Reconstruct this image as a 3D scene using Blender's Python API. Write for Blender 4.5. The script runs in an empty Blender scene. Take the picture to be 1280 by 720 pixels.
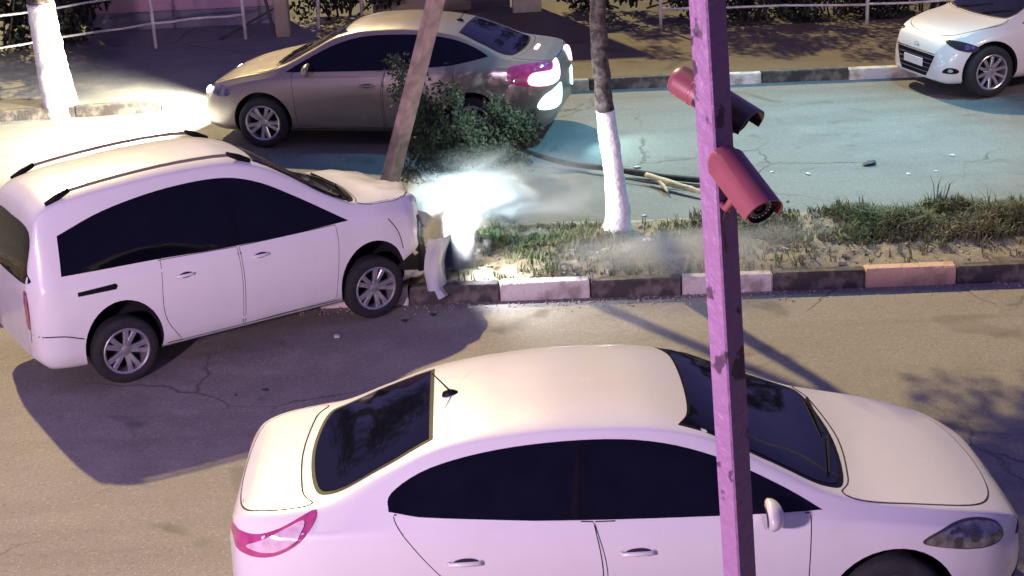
import bpy, bmesh, math, random
import numpy as np
from mathutils import Vector, Matrix, noise
from mathutils.bvhtree import BVHTree
from mathutils.geometry import delaunay_2d_cdt
R = math.radians
rnd = random.Random(7)
S = bpy.context.scene
C = S.collection

# ------------------------------------------------------------------ camera
cam = bpy.data.objects.new('camera', bpy.data.cameras.new('camera')); C.objects.link(cam)
cam.data.sensor_width = 36; cam.data.lens = 36*2050/1280
cam.data.clip_start = .1; cam.data.clip_end = 2000
PITCH, ROLL = R(20.5), R(2.9)
f_ = Vector((0, math.cos(PITCH), -math.sin(PITCH)))
r0 = Vector((1, 0, 0)); u0 = r0.cross(f_)
rr = r0*math.cos(ROLL) - u0*math.sin(ROLL); uu = r0*math.sin(ROLL) + u0*math.cos(ROLL)
cam.matrix_world = Matrix((( rr.x, uu.x, -f_.x, 0), (rr.y, uu.y, -f_.y, 0), (rr.z, uu.z, -f_.z, 5.6), (0, 0, 0, 1)))
S.camera = cam
S.render.resolution_x = 1024; S.render.resolution_y = 576

# ------------------------------------------------------------------ sky, key light
SUN_DIR = Vector((.47, -1.16, -1.0)).normalized()      # the way the light travels
el = math.asin(-SUN_DIR.z); az = math.atan2(-SUN_DIR.x, -SUN_DIR.y)
w = bpy.data.worlds.new('World'); S.world = w; w.use_nodes = True
nt = w.node_tree; nt.nodes.clear()
sky = nt.nodes.new('ShaderNodeTexSky'); sky.sky_type = 'NISHITA'; sky.sun_disc = False
sky.sun_elevation = el; sky.sun_rotation = az
mx = nt.nodes.new('ShaderNodeMix'); mx.data_type = 'RGBA'; mx.inputs[0].default_value = .92
mx.inputs[7].default_value = (1.7, 1.35, 5.6, 1)          # city night sky, violet through this camera
bg = nt.nodes.new('ShaderNodeBackground'); bg.inputs[1].default_value = .05
ow = nt.nodes.new('ShaderNodeOutputWorld')
nt.links.new(sky.outputs[0], mx.inputs[6]); nt.links.new(mx.outputs[2], bg.inputs[0]); nt.links.new(bg.outputs[0], ow.inputs[0])
sl = bpy.data.lights.new('sun', 'SUN'); sl.energy = 3.7; sl.angle = R(1.0); sl.color = (1, .79, .36)
sun = bpy.data.objects.new('sun', sl); C.objects.link(sun)
sun.rotation_euler = SUN_DIR.to_track_quat('-Z', 'Y').to_euler()
S.view_settings.view_transform = 'Standard'; S.view_settings.look = 'None'
S.view_settings.exposure = 0.46; S.view_settings.gamma = 1

# ------------------------------------------------------------------ helpers
def tag(o, label=None, cat=None, group=None, kind=None):
    if label: o['label'] = label
    if cat: o['category'] = cat
    if group: o['group'] = group
    if kind: o['kind'] = kind
    return o
def empty(name, loc=(0, 0, 0), rz=0, parent=None):
    o = bpy.data.objects.new(name, None); C.objects.link(o); o.location = loc; o.rotation_euler = (0, 0, rz)
    o.empty_display_size = .1
    if parent: o.parent = parent
    return o
def mk(name, vs, fs, m, parent=None, smooth=False, loc=None):
    me = bpy.data.meshes.new(name); me.from_pydata([tuple(v) for v in vs], [], fs); me.update()
    ms = m if isinstance(m, (list, tuple)) else [m]
    for x in ms: me.materials.append(x)
    if smooth: me.polygons.foreach_set('use_smooth', [True]*len(me.polygons))
    o = bpy.data.objects.new(name, me); C.objects.link(o)
    if parent: o.parent = parent
    if loc is not None: o.location = loc
    return o
class MB:
    def __init__(s): s.v = []; s.f = []; s.m = []
    def add(s, vs, fs, mi=0):
        n = len(s.v); s.v += [tuple(v) for v in vs]; s.f += [tuple(i+n for i in f) for f in fs]; s.m += [mi]*len(fs)
        return s
    def box(s, c, d, M=None, ch=.0, mi=0):
        x, y, z = d[0]/2, d[1]/2, d[2]/2
        if ch <= 0:
            vs = [Vector((a*x, b*y, e*z)) for a in (-1, 1) for b in (-1, 1) for e in (-1, 1)]
            fs = [(0, 1, 3, 2), (4, 6, 7, 5), (0, 4, 5, 1), (2, 3, 7, 6), (0, 2, 6, 4), (1, 5, 7, 3)]
        else:
            bm = bmesh.new(); bmesh.ops.create_cube(bm, size=1)
            for v in bm.verts: v.co = Vector((v.co.x*2*x, v.co.y*2*y, v.co.z*2*z))
            bmesh.ops.bevel(bm, geom=bm.edges[:], offset=ch, segments=1, affect='EDGES')
            bm.verts.index_update()
            vs = [v.co.copy() for v in bm.verts]; fs = [tuple(v.index for v in f.verts) for f in bm.faces]; bm.free()
        M = M or Matrix.Identity(4)
        return s.add([M @ v + Vector(c) for v in vs], fs, mi)
    def tube(s, pts, rad, n=8, cap=True, mi=0):
        pts = [Vector(p) for p in pts]
        rad = rad if isinstance(rad, (list, tuple)) else [rad]*len(pts)
        rings = []; up = Vector((0, 0, 1)); prev = None
        for i, p in enumerate(pts):
            t = (pts[min(i+1, len(pts)-1)] - pts[max(i-1, 0)]).normalized()
            if prev is None:
                a = t.cross(up if abs(t.z) < .9 else Vector((1, 0, 0))).normalized()
            else: a = (prev - t*prev.dot(t)).normalized()
            prev = a; b = t.cross(a)
            rings.append([p + (a*math.cos(6.28318*k/n) + b*math.sin(6.28318*k/n))*rad[i] for k in range(n)])
        vs = [v for r_ in rings for v in r_]; fs = []
        for i in range(len(pts)-1):
            for k in range(n):
                fs.append((i*n+k, i*n+(k+1) % n, (i+1)*n+(k+1) % n, (i+1)*n+k))
        if cap: fs += [tuple(range(n))[::-1], tuple(range((len(pts)-1)*n, len(pts)*n))]
        return s.add(vs, fs, mi)
    def lathe(s, prof, n=32, axis='y', c=(0, 0, 0), M=None, mi=0, close=False):
        # prof: (radius, along-axis)
        vs = []; m_ = len(prof)
        for k in range(n):
            a = 2*math.pi*k/n
            for (r_, h) in prof:
                v = {'y': Vector((r_*math.cos(a), h, r_*math.sin(a))), 'z': Vector((r_*math.cos(a), r_*math.sin(a), h)), 'x': Vector((h, r_*math.cos(a), r_*math.sin(a)))}[axis]
                vs.append((M @ v if M else v) + Vector(c))
        fs = []
        for k in range(n):
            k2 = (k+1) % n
            for i in range(m_-1 if not close else m_):
                j = (i+1) % m_
                fs.append((k*m_+i, k*m_+j, k2*m_+j, k2*m_+i))
        return s.add(vs, fs, mi)
    def build(s, name, m, parent=None, smooth=False, loc=None):
        o = mk(name, s.v, s.f, m, parent, smooth, loc)
        if isinstance(m, (list, tuple)): o.data.polygons.foreach_set('material_index', s.m)
        bm = bmesh.new(); bm.from_mesh(o.data); bmesh.ops.recalc_face_normals(bm, faces=bm.faces[:]); bm.to_mesh(o.data); bm.free()
        return o
def smooth_by_angle(o, deg=35):
    me = o.data
    me.polygons.foreach_set('use_smooth', [True]*len(me.polygons))
    bm = bmesh.new(); bm.from_mesh(me)
    for e in bm.edges:
        if len(e.link_faces) == 2 and e.calc_face_angle(0) > R(deg): e.smooth = False
    bm.to_mesh(me); bm.free(); me.update()

def nodes(name):
    m = bpy.data.materials.new(name); m.use_nodes = True
    t = m.node_tree; b = t.nodes['Principled BSDF']
    return m, t, b
def N(t, typ, **k):
    n = t.nodes.new(typ)
    for a, v in k.items(): setattr(n, a, v)
    return n
def mat(name, col, rough=.5, metal=0, var=.25, scale=6, bump=0, bscale=60, coat=0, col2=None, spec=None, obj=True, detail=6, lo=.35, hi=.65):
    """procedural material: colour broken up by two noises, fine bump, uneven roughness"""
    m, t, b = nodes(name); L = t.links.new
    tc = N(t, 'ShaderNodeTexCoord')
    n1 = N(t, 'ShaderNodeTexNoise'); n1.inputs['Scale'].default_value = scale; n1.inputs['Detail'].default_value = detail
    L(tc.outputs['Object'], n1.inputs['Vector'])
    cr = N(t, 'ShaderNodeMapRange'); cr.inputs[1].default_value = lo; cr.inputs[2].default_value = hi
    L(n1.outputs['Fac'], cr.inputs[0])
    mixn = N(t, 'ShaderNodeMix', data_type='RGBA')
    c2 = col2 or tuple(max(0, c*(1-var)) for c in col)
    mixn.inputs[6].default_value = (*col, 1); mixn.inputs[7].default_value = (*c2, 1)
    L(cr.outputs[0], mixn.inputs[0]); L(mixn.outputs[2], b.inputs['Base Color'])
    b.inputs['Roughness'].default_value = rough; b.inputs['Metallic'].default_value = metal
    if spec is not None: b.inputs['Specular IOR Level'].default_value = spec
    if coat: b.inputs['Coat Weight'].default_value = coat; b.inputs['Coat Roughness'].default_value = .05
    if bump:
        n2 = N(t, 'ShaderNodeTexNoise'); n2.inputs['Scale'].default_value = bscale; n2.inputs['Detail'].default_value = 5
        L(tc.outputs['Object'], n2.inputs['Vector'])
        bp = N(t, 'ShaderNodeBump'); bp.inputs['Strength'].default_value = bump; bp.inputs['Distance'].default_value = .02
        L(n2.outputs['Fac'], bp.inputs['Height']); L(bp.outputs[0], b.inputs['Normal'])
    return m
def paint(name, col, dirt=(.35, .3, .25), rough=.38, metal=0, damt=.35):
    m, t, b = nodes(name); L = t.links.new
    tc = N(t, 'ShaderNodeTexCoord'); sx = N(t, 'ShaderNodeSeparateXYZ'); L(tc.outputs['Object'], sx.inputs[0])
    n1 = N(t, 'ShaderNodeTexNoise'); n1.inputs['Scale'].default_value = 3.2; n1.inputs['Detail'].default_value = 8; n1.inputs['Roughness'].default_value = .65
    L(tc.outputs['Object'], n1.inputs['Vector'])
    mr = N(t, 'ShaderNodeMapRange'); mr.inputs[1].default_value = .75; mr.inputs[2].default_value = .2; mr.inputs[3].default_value = 0; mr.inputs[4].default_value = 1
    L(sx.outputs['Z'], mr.inputs[0])
    mm = N(t, 'ShaderNodeMath', operation='MULTIPLY'); L(mr.outputs[0], mm.inputs[0]); L(n1.outputs['Fac'], mm.inputs[1])
    m2 = N(t, 'ShaderNodeMath', operation='MULTIPLY_ADD'); L(mm.outputs[0], m2.inputs[0]); m2.inputs[1].default_value = damt
    m3 = N(t, 'ShaderNodeMapRange'); m3.inputs[1].default_value = .5; m3.inputs[2].default_value = .8; m3.inputs[4].default_value = .10
    L(n1.outputs['Fac'], m3.inputs[0]); L(m3.outputs[0], m2.inputs[2])
    mi = N(t, 'ShaderNodeMix', data_type='RGBA'); mi.inputs[6].default_value = (*col, 1); mi.inputs[7].default_value = (*dirt, 1)
    L(m2.outputs[0], mi.inputs[0]); L(mi.outputs[2], b.inputs['Base Color'])
    b.inputs['Roughness'].default_value = rough; b.inputs['Metallic'].default_value = metal
    b.inputs['Coat Weight'].default_value = .8
    n2 = N(t, 'ShaderNodeTexNoise'); n2.inputs['Scale'].default_value = 5; n2.inputs['Detail'].default_value = 9; n2.inputs['Roughness'].default_value = .7
    L(tc.outputs['Object'], n2.inputs['Vector'])
    rr2 = N(t, 'ShaderNodeMapRange'); rr2.inputs[1].default_value = .35; rr2.inputs[2].default_value = .7; rr2.inputs[3].default_value = .04; rr2.inputs[4].default_value = .30
    L(n2.outputs['Fac'], rr2.inputs[0]); L(rr2.outputs[0], b.inputs['Coat Roughness'])
    return m
M = {}
M['white_paint'] = paint('white_car_paint', (.80, .79, .77))
M['white_paint2'] = paint('white_car_paint_clean', (.64, .63, .62), damt=.2)
M['silver_paint'] = paint('dull_silver_car_paint', (.24, .21, .18), metal=.35, rough=.4)
M['glass_dark'] = mat('tinted_car_glass', (.004, .004, .009), .05, var=.3, spec=.30)
M['glass_clear'] = mat('windscreen_glass', (.007, .008, .011), .06, var=.4, spec=.38)
M['black_plastic'] = mat('black_plastic', (.009, .009, .012), .5, var=.4, scale=20, bump=.1, bscale=300, spec=.12)
M['black_matte'] = mat('black_void', (.006, .006, .008), .9, var=.3)
M['black_gloss'] = mat('black_window_edge', (.004, .004, .008), .08, var=.3, spec=.28)
M['gap'] = mat('panel_gap_shadow', (.02, .02, .022), .9)
M['rubber'] = mat('tyre_rubber', (.02, .02, .022), .82, var=.4, scale=15, bump=.3, bscale=120)
M['alloy'] = mat('alloy_wheel', (.55, .54, .56), .32, metal=.75, var=.3, scale=9)
M['chrome'] = mat('bright_metal_trim', (.6, .6, .62), .15, metal=1, var=.1)
M['lamp_clear'] = mat('headlamp_lens', (.30, .30, .30), .12, metal=.5, var=.75, scale=14, coat=1)
M['lamp_dark'] = mat('headlamp_bezel', (.05, .05, .055), .2, metal=.3, var=.4, coat=1)
M['tail_red'] = mat('red_tail_lens', (.45, .06, .20), .12, var=.35, scale=18, coat=1)
M['tail_white'] = mat('pale_tail_lens', (.68, .50, .58), .15, var=.25, scale=18, coat=1)
M['plate'] = mat('number_plate_white', (.7, .7, .68), .4, var=.1)
def emis(name, col, strength, base=(.5, .5, .5)):
    m, t, b = nodes(name); b.inputs['Base Color'].default_value = (*base, 1)
    b.inputs['Emission Color'].default_value = (*col, 1); b.inputs['Emission Strength'].default_value = strength
    return m
M['lit_red'] = emis('lit_tail_lamp', (1, .55, .85), 3.2)
M['lit_reverse'] = emis('lit_reversing_lamp', (.55, 1, .98), 3.2)
M['lit_head'] = emis('lit_headlamp', (1, .98, .85), 12)

def pchip(pts):
    x = np.array([p[0] for p in pts], float); y = np.array([p[1] for p in pts], float)
    o = np.argsort(x); x = x[o]; y = y[o]
    h = np.diff(x); d = np.diff(y)/h; m = np.zeros_like(x)
    for i in range(1, len(x)-1):
        if d[i-1]*d[i] > 0:
            w1 = 2*h[i]+h[i-1]; w2 = h[i]+2*h[i-1]; m[i] = (w1+w2)/(w1/d[i-1]+w2/d[i])
    m[0] = d[0]; m[-1] = d[-1]
    def f(q):
        q = np.clip(np.asarray(q, float), x[0], x[-1]); i = np.clip(np.searchsorted(x, q)-1, 0, len(h)-1)
        t = (q-x[i])/h[i]; a = h[i]
        return (2*t**3-3*t**2+1)*y[i]+(t**3-2*t**2+t)*a*m[i]+(-2*t**3+3*t**2)*y[i+1]+(t**3-t**2)*a*m[i+1]
    return f
def catmull(P, n):
    P = np.array(P, float); P = np.vstack([2*P[0]-P[1], P, 2*P[-1]-P[-2]]); out = []
    for i in range(1, len(P)-2):
        for k in range(n):
            t = k/n
            out.append(.5*((2*P[i])+(-P[i-1]+P[i+1])*t+(2*P[i-1]-5*P[i]+4*P[i+1]-P[i+2])*t*t+(-P[i-1]+3*P[i]-3*P[i+1]+P[i+2])*t**3))
    out.append(P[-2]); return np.array(out)
def smooth_outline(pts, n=5):
    """closed Catmull-Rom; a point given as (a, b, 's') stays sharp"""
    k = len(pts); out = []
    for i in range(k):
        p0, p1, p2, p3 = [np.array(pts[(i+j) % k][:2], float) for j in (-1, 0, 1, 2)]
        if len(pts[i]) > 2: p0 = p1 - (p2-p1)*.3
        if len(pts[(i+1) % k]) > 2: p3 = p2 + (p2-p1)*.3
        s1 = len(pts[i]) > 2; s2 = len(pts[(i+1) % k]) > 2
        m = 1 if (s1 and s2) else n
        for j in range(m):
            t = j/m
            out.append(.5*((2*p1)+(-p0+p2)*t+(2*p0-5*p1+4*p2-p3)*t*t+(-p0+3*p1-3*p2+p3)*t**3))
    return [tuple(o) for o in out]

# ------------------------------------------------------------------ car builder
class Car:
    def __init__(s, sp, name, loc, yaw, scale=1.0):
        s.sp = sp; s.root = empty(name, loc, yaw); s.root.scale = (scale,)*3
        s.shell()
    def section(s, x):
        sp = s.sp; zt = float(s.zt(x)); zo = float(s.zo(x)); W = float(s.W(x)); zb = min(float(s.zb(x)), zt-.03); Wr = float(s.Wr(x))
        zb = max(zb, zo+.2*(zt-zo)+.01)
        H = sp['H']; h = min(1, max(0, (zt-zb)/(H-zb))); hh = h**.75
        ye = (1-hh)*.90*W + hh*min(Wr, W*.9); ze = zb+(zt-zb)*(.80+.03*h)
        q = zb-zo
        P = [(0, zo), (.5*W, zo), (.84*W, zo+.005), (.955*W, zo+.12*q), (.985*W, zo+.30*q), (1.0*W, zo+.55*q), (.995*W, zo+.78*q), (.978*W, zo+.93*q), (.958*W, zb+.0*q)]
        a = np.array(P[-1]); b = np.array((ye, ze)); bow = .02*h
        for t in (.33, .7): P.append(tuple(a+(b-a)*t+np.array((bow*(1-abs(2*t-1)), 0))))
        P += [(ye, ze), (ye*.93, ze+(zt-ze)*.45), (ye*.72, ze+(zt-ze)*.76), (ye*.38, zt-(zt-ze)*.06), (0, zt)]
        return catmull(P, 4)
    def shell(s):
        sp = s.sp; s.zt = pchip(sp['top']); s.zo = pchip(sp['bot']); s.W = pchip(sp['wid']); s.zb = pchip(sp['belt']); s.Wr = pchip(sp['roofw'])
        x0, x1 = min(p[0] for p in sp['top']), max(p[0] for p in sp['top'])
        u = np.linspace(-1, 1, 120); xs = (x0+x1)/2+(x1-x0)/2*np.sign(u)*(1-(1-np.abs(u))**1.45)
        ring = []
        vs = []; fs = []
        for x in xs:
            h = s.section(float(x)); full = [(x, -p[0], p[1]) for p in h]+[(x, p[0], p[1]) for p in h[-2:0:-1]]
            ring.append(len(vs)); vs += full; m = len(full)
        for i in range(len(xs)-1):
            for k in range(m):
                a = i*m+k; b = i*m+(k+1) % m
                fs.append((a, a+m, b+m, b))
        fs.append(tuple(range(m))); fs.append(tuple(range((len(xs)-1)*m, len(xs)*m))[::-1])
        o = mk('body', vs, fs, [s.sp['paint'], M['black_matte']], s.root)
        bm = bmesh.new(); bm.from_mesh(o.data); bmesh.ops.recalc_face_normals(bm, faces=bm.faces[:])
        bmesh.ops.triangulate(bm, faces=[f for f in bm.faces if len(f.verts) > 4])
        s.bvh = BVHTree.FromBMesh(bm); bm.to_mesh(o.data); bm.free()
        # wheel wells
        cut = MB(); r_ = sp['wr']+.055
        for ax in sp['axles']:
            for sd in (-1, 1):
                prof = [(0, sd*.50), (r_, sd*.50), (r_, sd*1.2), (0, sd*1.2)]
                cut.lathe(prof, 40, 'y', (ax, 0, sp['wr']+.015), mi=1)
        c = cut.build('cutter', [M['black_matte'], M['black_matte']])
        bm = bmesh.new(); bm.from_mesh(c.data); bmesh.ops.remove_doubles(bm, verts=bm.verts[:], dist=1e-5); bmesh.ops.recalc_face_normals(bm, faces=bm.faces[:]); bm.to_mesh(c.data); bm.free()
        md = o.modifiers.new('b', 'BOOLEAN'); md.operation = 'DIFFERENCE'; md.object = c; md.solver = 'EXACT'
        c.parent = s.root
        bpy.context.view_layer.update()
        dg = bpy.context.evaluated_depsgraph_get(); me = bpy.data.meshes.new_from_object(o.evaluated_get(dg))
        o.modifiers.clear(); old = o.data; o.data = me; bpy.data.meshes.remove(old)
        cm = c.data; bpy.data.objects.remove(c); bpy.data.meshes.remove(cm)
        smooth_by_angle(o, 40); s.body = o
    def cast(s, org, d):
        loc, nrm, i, dist = s.bvh.ray_cast(org, d)
        return loc, nrm
    def panel(s, name, pts, d, m, off=.004, thick=.006, step=.05, parent=None, smooth_n=5, sharp=False, origin=(0, 0, 0)):
        """a plate that lies on the body. pts: 2-D outline in the plane seen along d.
        d 'R','L': (x,z); 'T': (x,y); 'F','B': (y,z); or (direction, side axis): general"""
        basis = {'R': ((0, 1, 0), (1, 0, 0), (0, 0, 1)), 'L': ((0, -1, 0), (1, 0, 0), (0, 0, 1)), 'T': ((0, 0, -1), (1, 0, 0), (0, 1, 0)),
                 'F': ((-1, 0, 0), (0, 1, 0), (0, 0, 1)), 'B': ((1, 0, 0), (0, 1, 0), (0, 0, 1))}
        if isinstance(d, str): D, U, V = [Vector(q) for q in basis[d]]
        else:
            D = Vector(d).normalized(); U = Vector((0, 0, 1)).cross(D).normalized(); V = D.cross(U); V = V if V.z > 0 else -V
        o0 = Vector(origin)
        ol = [tuple(p[:2]) for p in pts] if sharp else smooth_outline(pts, smooth_n)
        # refine long edges
        fine = []
        for i in range(len(ol)):
            a = Vector(ol[i]); b = Vector(ol[(i+1) % len(ol)]); k = max(1, int((b-a).length/step))
            fine += [a+(b-a)*(j/k) for j in range(k)]
        xs = [p.x for p in fine]; ys = [p.y for p in fine]
        grid = []
        gx = np.arange(min(xs)+step/2, max(xs), step); gy = np.arange(min(ys)+step/2, max(ys), step)
        def ins(x, y):
            c = False; n = len(fine); j = n-1
            for i in range(n):
                if (fine[i].y > y) != (fine[j].y > y) and x < (fine[j].x-fine[i].x)*(y-fine[i].y)/(fine[j].y-fine[i].y)+fine[i].x: c = not c
                j = i
            return c
        for x in gx:
            for y in gy:
                if ins(x, y) and min((Vector((x, y))-p).length_squared for p in fine) > (step*.4)**2: grid.append(Vector((x, y)))
        n = len(fine)
        vv, ee, ff, ov, oe, of = delaunay_2d_cdt(fine+grid, [(i, (i+1) % n) for i in range(n)], [], 1, 1e-6)
        vs = []; nn = []
        for p in vv:
            w_ = o0+U*p.x+V*p.y-D*4
            l, nr = s.cast(w_, D)
            if l is None:
                l = vs[-1] if vs else o0; nr = -D
            else: l = l+nr*off
            vs.append(l); nn.append(nr)
        top = list(vs); bot = [v-nr*(thick+off) for v, nr in zip(vs, nn)]
        k = len(vs); fs = [tuple(f) for f in ff]
        ec = {}
        for f in fs:
            for a, b in zip(f, f[1:]+f[:1]):
                ec[(a, b)] = 1
        bd = [(a, b) for (a, b) in ec if (b, a) not in ec]
        side = [(b, a, a+k, b+k) for a, b in bd]
        ob = mk(name, top+bot, fs+side, m, parent or s.root)
        bm = bmesh.new(); bm.from_mesh(ob.data)
        bmesh.ops.delete(bm, geom=[v for v in bm.verts if not v.link_faces], context='VERTS')
        bmesh.ops.recalc_face_normals(bm, faces=bm.faces[:])
        # open shell: make the plate face outwards
        f0 = max(bm.faces, key=lambda f: f.calc_area())
        if f0.normal.dot(-D) < 0: bmesh.ops.reverse_faces(bm, faces=bm.faces[:])
        bm.to_mesh(ob.data); bm.free(); smooth_by_angle(ob, 35)
        return ob
    def seam(s, pts, d, closed=False, wd=.011, off=.0015, parent=None, name='panel_seam', m=None):
        basis = {'R': ((0, 1, 0), (1, 0, 0), (0, 0, 1)), 'L': ((0, -1, 0), (1, 0, 0), (0, 0, 1)), 'T': ((0, 0, -1), (1, 0, 0), (0, 1, 0)),
                 'F': ((-1, 0, 0), (0, 1, 0), (0, 0, 1)), 'B': ((1, 0, 0), (0, 1, 0), (0, 0, 1))}
        D, U, V = [Vector(q) for q in basis[d]]
        ol = smooth_outline(pts, 8) if closed else [tuple(p) for p in catmull([p[:2] for p in pts], 8)]
        vs = []; fs = []
        L = len(ol)
        last = None
        for i, p in enumerate(ol):
            a = Vector(ol[(i-1) % L] if closed else ol[max(0, i-1)]); b = Vector(ol[(i+1) % L] if closed else ol[min(L-1, i+1)])
            t = (b-a); t = t.normalized() if t.length > 1e-9 else Vector((1, 0)); nn = Vector((-t.y, t.x))*wd/2
            for sg in (-1, 1):
                q = Vector(p)+nn*sg; l, nr = s.cast(U*q.x+V*q.y-D*4, D)
                if l is None: l = last or Vector((0, 0, -5)); nr = -D
                else: l = l+nr*off; last = l
                vs.append(l)
        for i in range(L if closed else L-1):
            j = (i+1) % L; fs.append((2*i, 2*i+1, 2*j+1, 2*j))
        return mk(name, vs, fs, m or M['gap'], parent or s.root)
    def wheel(s, ax, side, spokes=5, style='five', steer=0):
        sp = s.sp; r_ = sp['wr']; rim = r_*.68; wd = .20
        g = MB(); hw = wd/2
        g.lathe([(rim, -hw*.9), (rim+.02, -hw), (r_-.05, -hw), (r_-.02, -hw*.88), (r_-.003, -hw*.6), (r_, -hw*.3), (r_, hw*.3), (r_-.003, hw*.6), (r_-.02, hw*.88), (r_-.05, hw), (rim+.02, hw), (rim, hw*.9)], 40, 'y')
        yy = sp['track']
        t = g.build('wheel', M['rubber'], s.root, True); t.location = (ax, side*yy, r_); t.rotation_euler = (0, rnd.uniform(0, 1), steer)
        # rim: barrel, lip and spokes on the outer side
        q = MB(); o = side
        q.lathe([(rim+.004, o*hw*.93), (rim-.006, o*hw*.98), (rim-.022, o*hw*.90), (rim-.028, o*hw*.5), (rim-.03, -o*hw*.8)], 40, 'y')
        ns = spokes
        for k in range(ns):
            a = 2*math.pi*k/ns
            for (da, wi, wo) in (((-.10, .030, .030), (.10, .030, .030)) if style == 'twin' else ((0, .062, .040),) if style == 'five' else ((0, .030, .022),)):
                A = a+da
                c, n_ = Vector((math.cos(a), 0, math.sin(a))), None
                r1 = .045; r2 = rim-.015
                d1 = Vector((math.cos(a+da*1.2), 0, math.sin(a+da*1.2))); d2 = Vector((math.cos(a+da*2.2 if style == 'twin' else A), 0, math.sin(a+da*2.2 if style == 'twin' else A)))
                p1 = d1*r1; p2 = d2*r2; tt = (p2-p1).normalized(); nn = Vector((-tt.z, 0, tt.x))
                ya, yb = o*hw*.62, o*hw*.86
                vs = []
                for (p, w_, yo) in ((p1, wi, ya), ((p1+p2)/2, (wi+wo)/2*.85, o*hw*.80), (p2, wo, yb)):
                    for sgn in (-1, 1): vs.append(p+nn*sgn*w_+Vector((0, yo-o*.012, 0)))
                    for sgn in (-1, 1): vs.append(p+nn*sgn*w_*.62+Vector((0, yo, 0)))
                    for sgn in (-1, 1): vs.append(p+nn*sgn*w_*.9+Vector((0, yo-o*.05, 0)))
                fs = []
                for b in (0, 6):
                    fs += [(b+2, b+3, b+9, b+8), (b, b+2, b+8, b+6), (b+3, b+1, b+7, b+9), (b+4, b, b+6, b+10), (b+1, b+5, b+11, b+7)]
                q.add(vs, fs)
        q.lathe([(0, o*hw*.72), (.03, o*hw*.72), (.05, o*hw*.66), (.062, o*hw*.5), (.062, 0)], 20, 'y')
        rm = q.build('rim', M['alloy'], t, False); smooth_by_angle(rm, 30)
        d = MB(); d.lathe([(0, -o*.02), (rim*.72, -o*.02), (rim*.72, -o*.05), (0, -o*.05)], 28, 'y'); d.lathe([(rim-.031, -o*.055), (0, -o*.055)], 28, 'y')
        d.build('brake_disc', M['black_plastic'], t)
        return t
    def blob(s, name, pts_r, m, parent=None, sub=2):
        pass

def quad_mirror(car, side, x, y, z, m_shell, sc=1.0):
    """door mirror: housing, arm and glass"""
    sd = side
    bm = bmesh.new(); bmesh.ops.create_uvsphere(bm, u_segments=20, v_segments=12, radius=1)
    for v in bm.verts:
        c = v.co
        px = c.x*.075*(1 if c.x > 0 else .45); py = c.y*.125; pz = c.z*.082*(1-.12*c.y*sd)
        v.co = Vector((px, py, pz))*sc
    me = bpy.data.meshes.new('mirror'); bm.to_mesh(me); bm.free(); me.materials.append(m_shell)
    me.polygons.foreach_set('use_smooth', [True]*len(me.polygons))
    o = bpy.data.objects.new('door_mirror', me); C.objects.link(o); o.parent = car.root; o.location = (x, sd*(y+.10), z)
    g = MB(); g.tube([(.02, -sd*.02, -.05), (.03, -sd*.10, -.075), (.03, -sd*.17, -.085)], [.022, .024, .03], 8); g.build('mirror_arm', M['black_plastic'], o, True)
    g = MB(); g.lathe([(0, -.036), (.068, -.034)], 20, 'x', M=Matrix.Diagonal((1, 1.5, 1)).to_4x4()); g.build('mirror_glass', M['chrome'], o)
    return o
def handle(car, x, z, side, parent, m):
    D = Vector((0, -side, 0)); l, n = car.cast(Vector((x, side*4, z)), D)
    if l is None: return
    g = MB(); y = l.y+side*.028
    g.tube([(x-.10, l.y+side*.002, z), (x-.085, y, z+.002), (x+.07, y, z+.002), (x+.09, l.y+side*.002, z)], [.010, .014, .014, .010], 8)
    g.build('door_handle', m, parent, True)
    g = MB(); g.lathe([(0, 0), (.045, 0)], 16, 'y', (x, l.y+side*.006, z), M=Matrix.Diagonal((1.6, 1, .6)).to_4x4()); g.build('handle_recess', M['gap'], parent)

# ------------------------------------------------------------------ the four cars
def common_wheels(car, spokes, style, steer=0):
    for i, ax in enumerate(car.sp['axles']):
        for sd in (-1, 1):
            car.wheel(ax, sd, spokes, style, steer if i == 1 else 0)
def seat_glass_line(): pass

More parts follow.
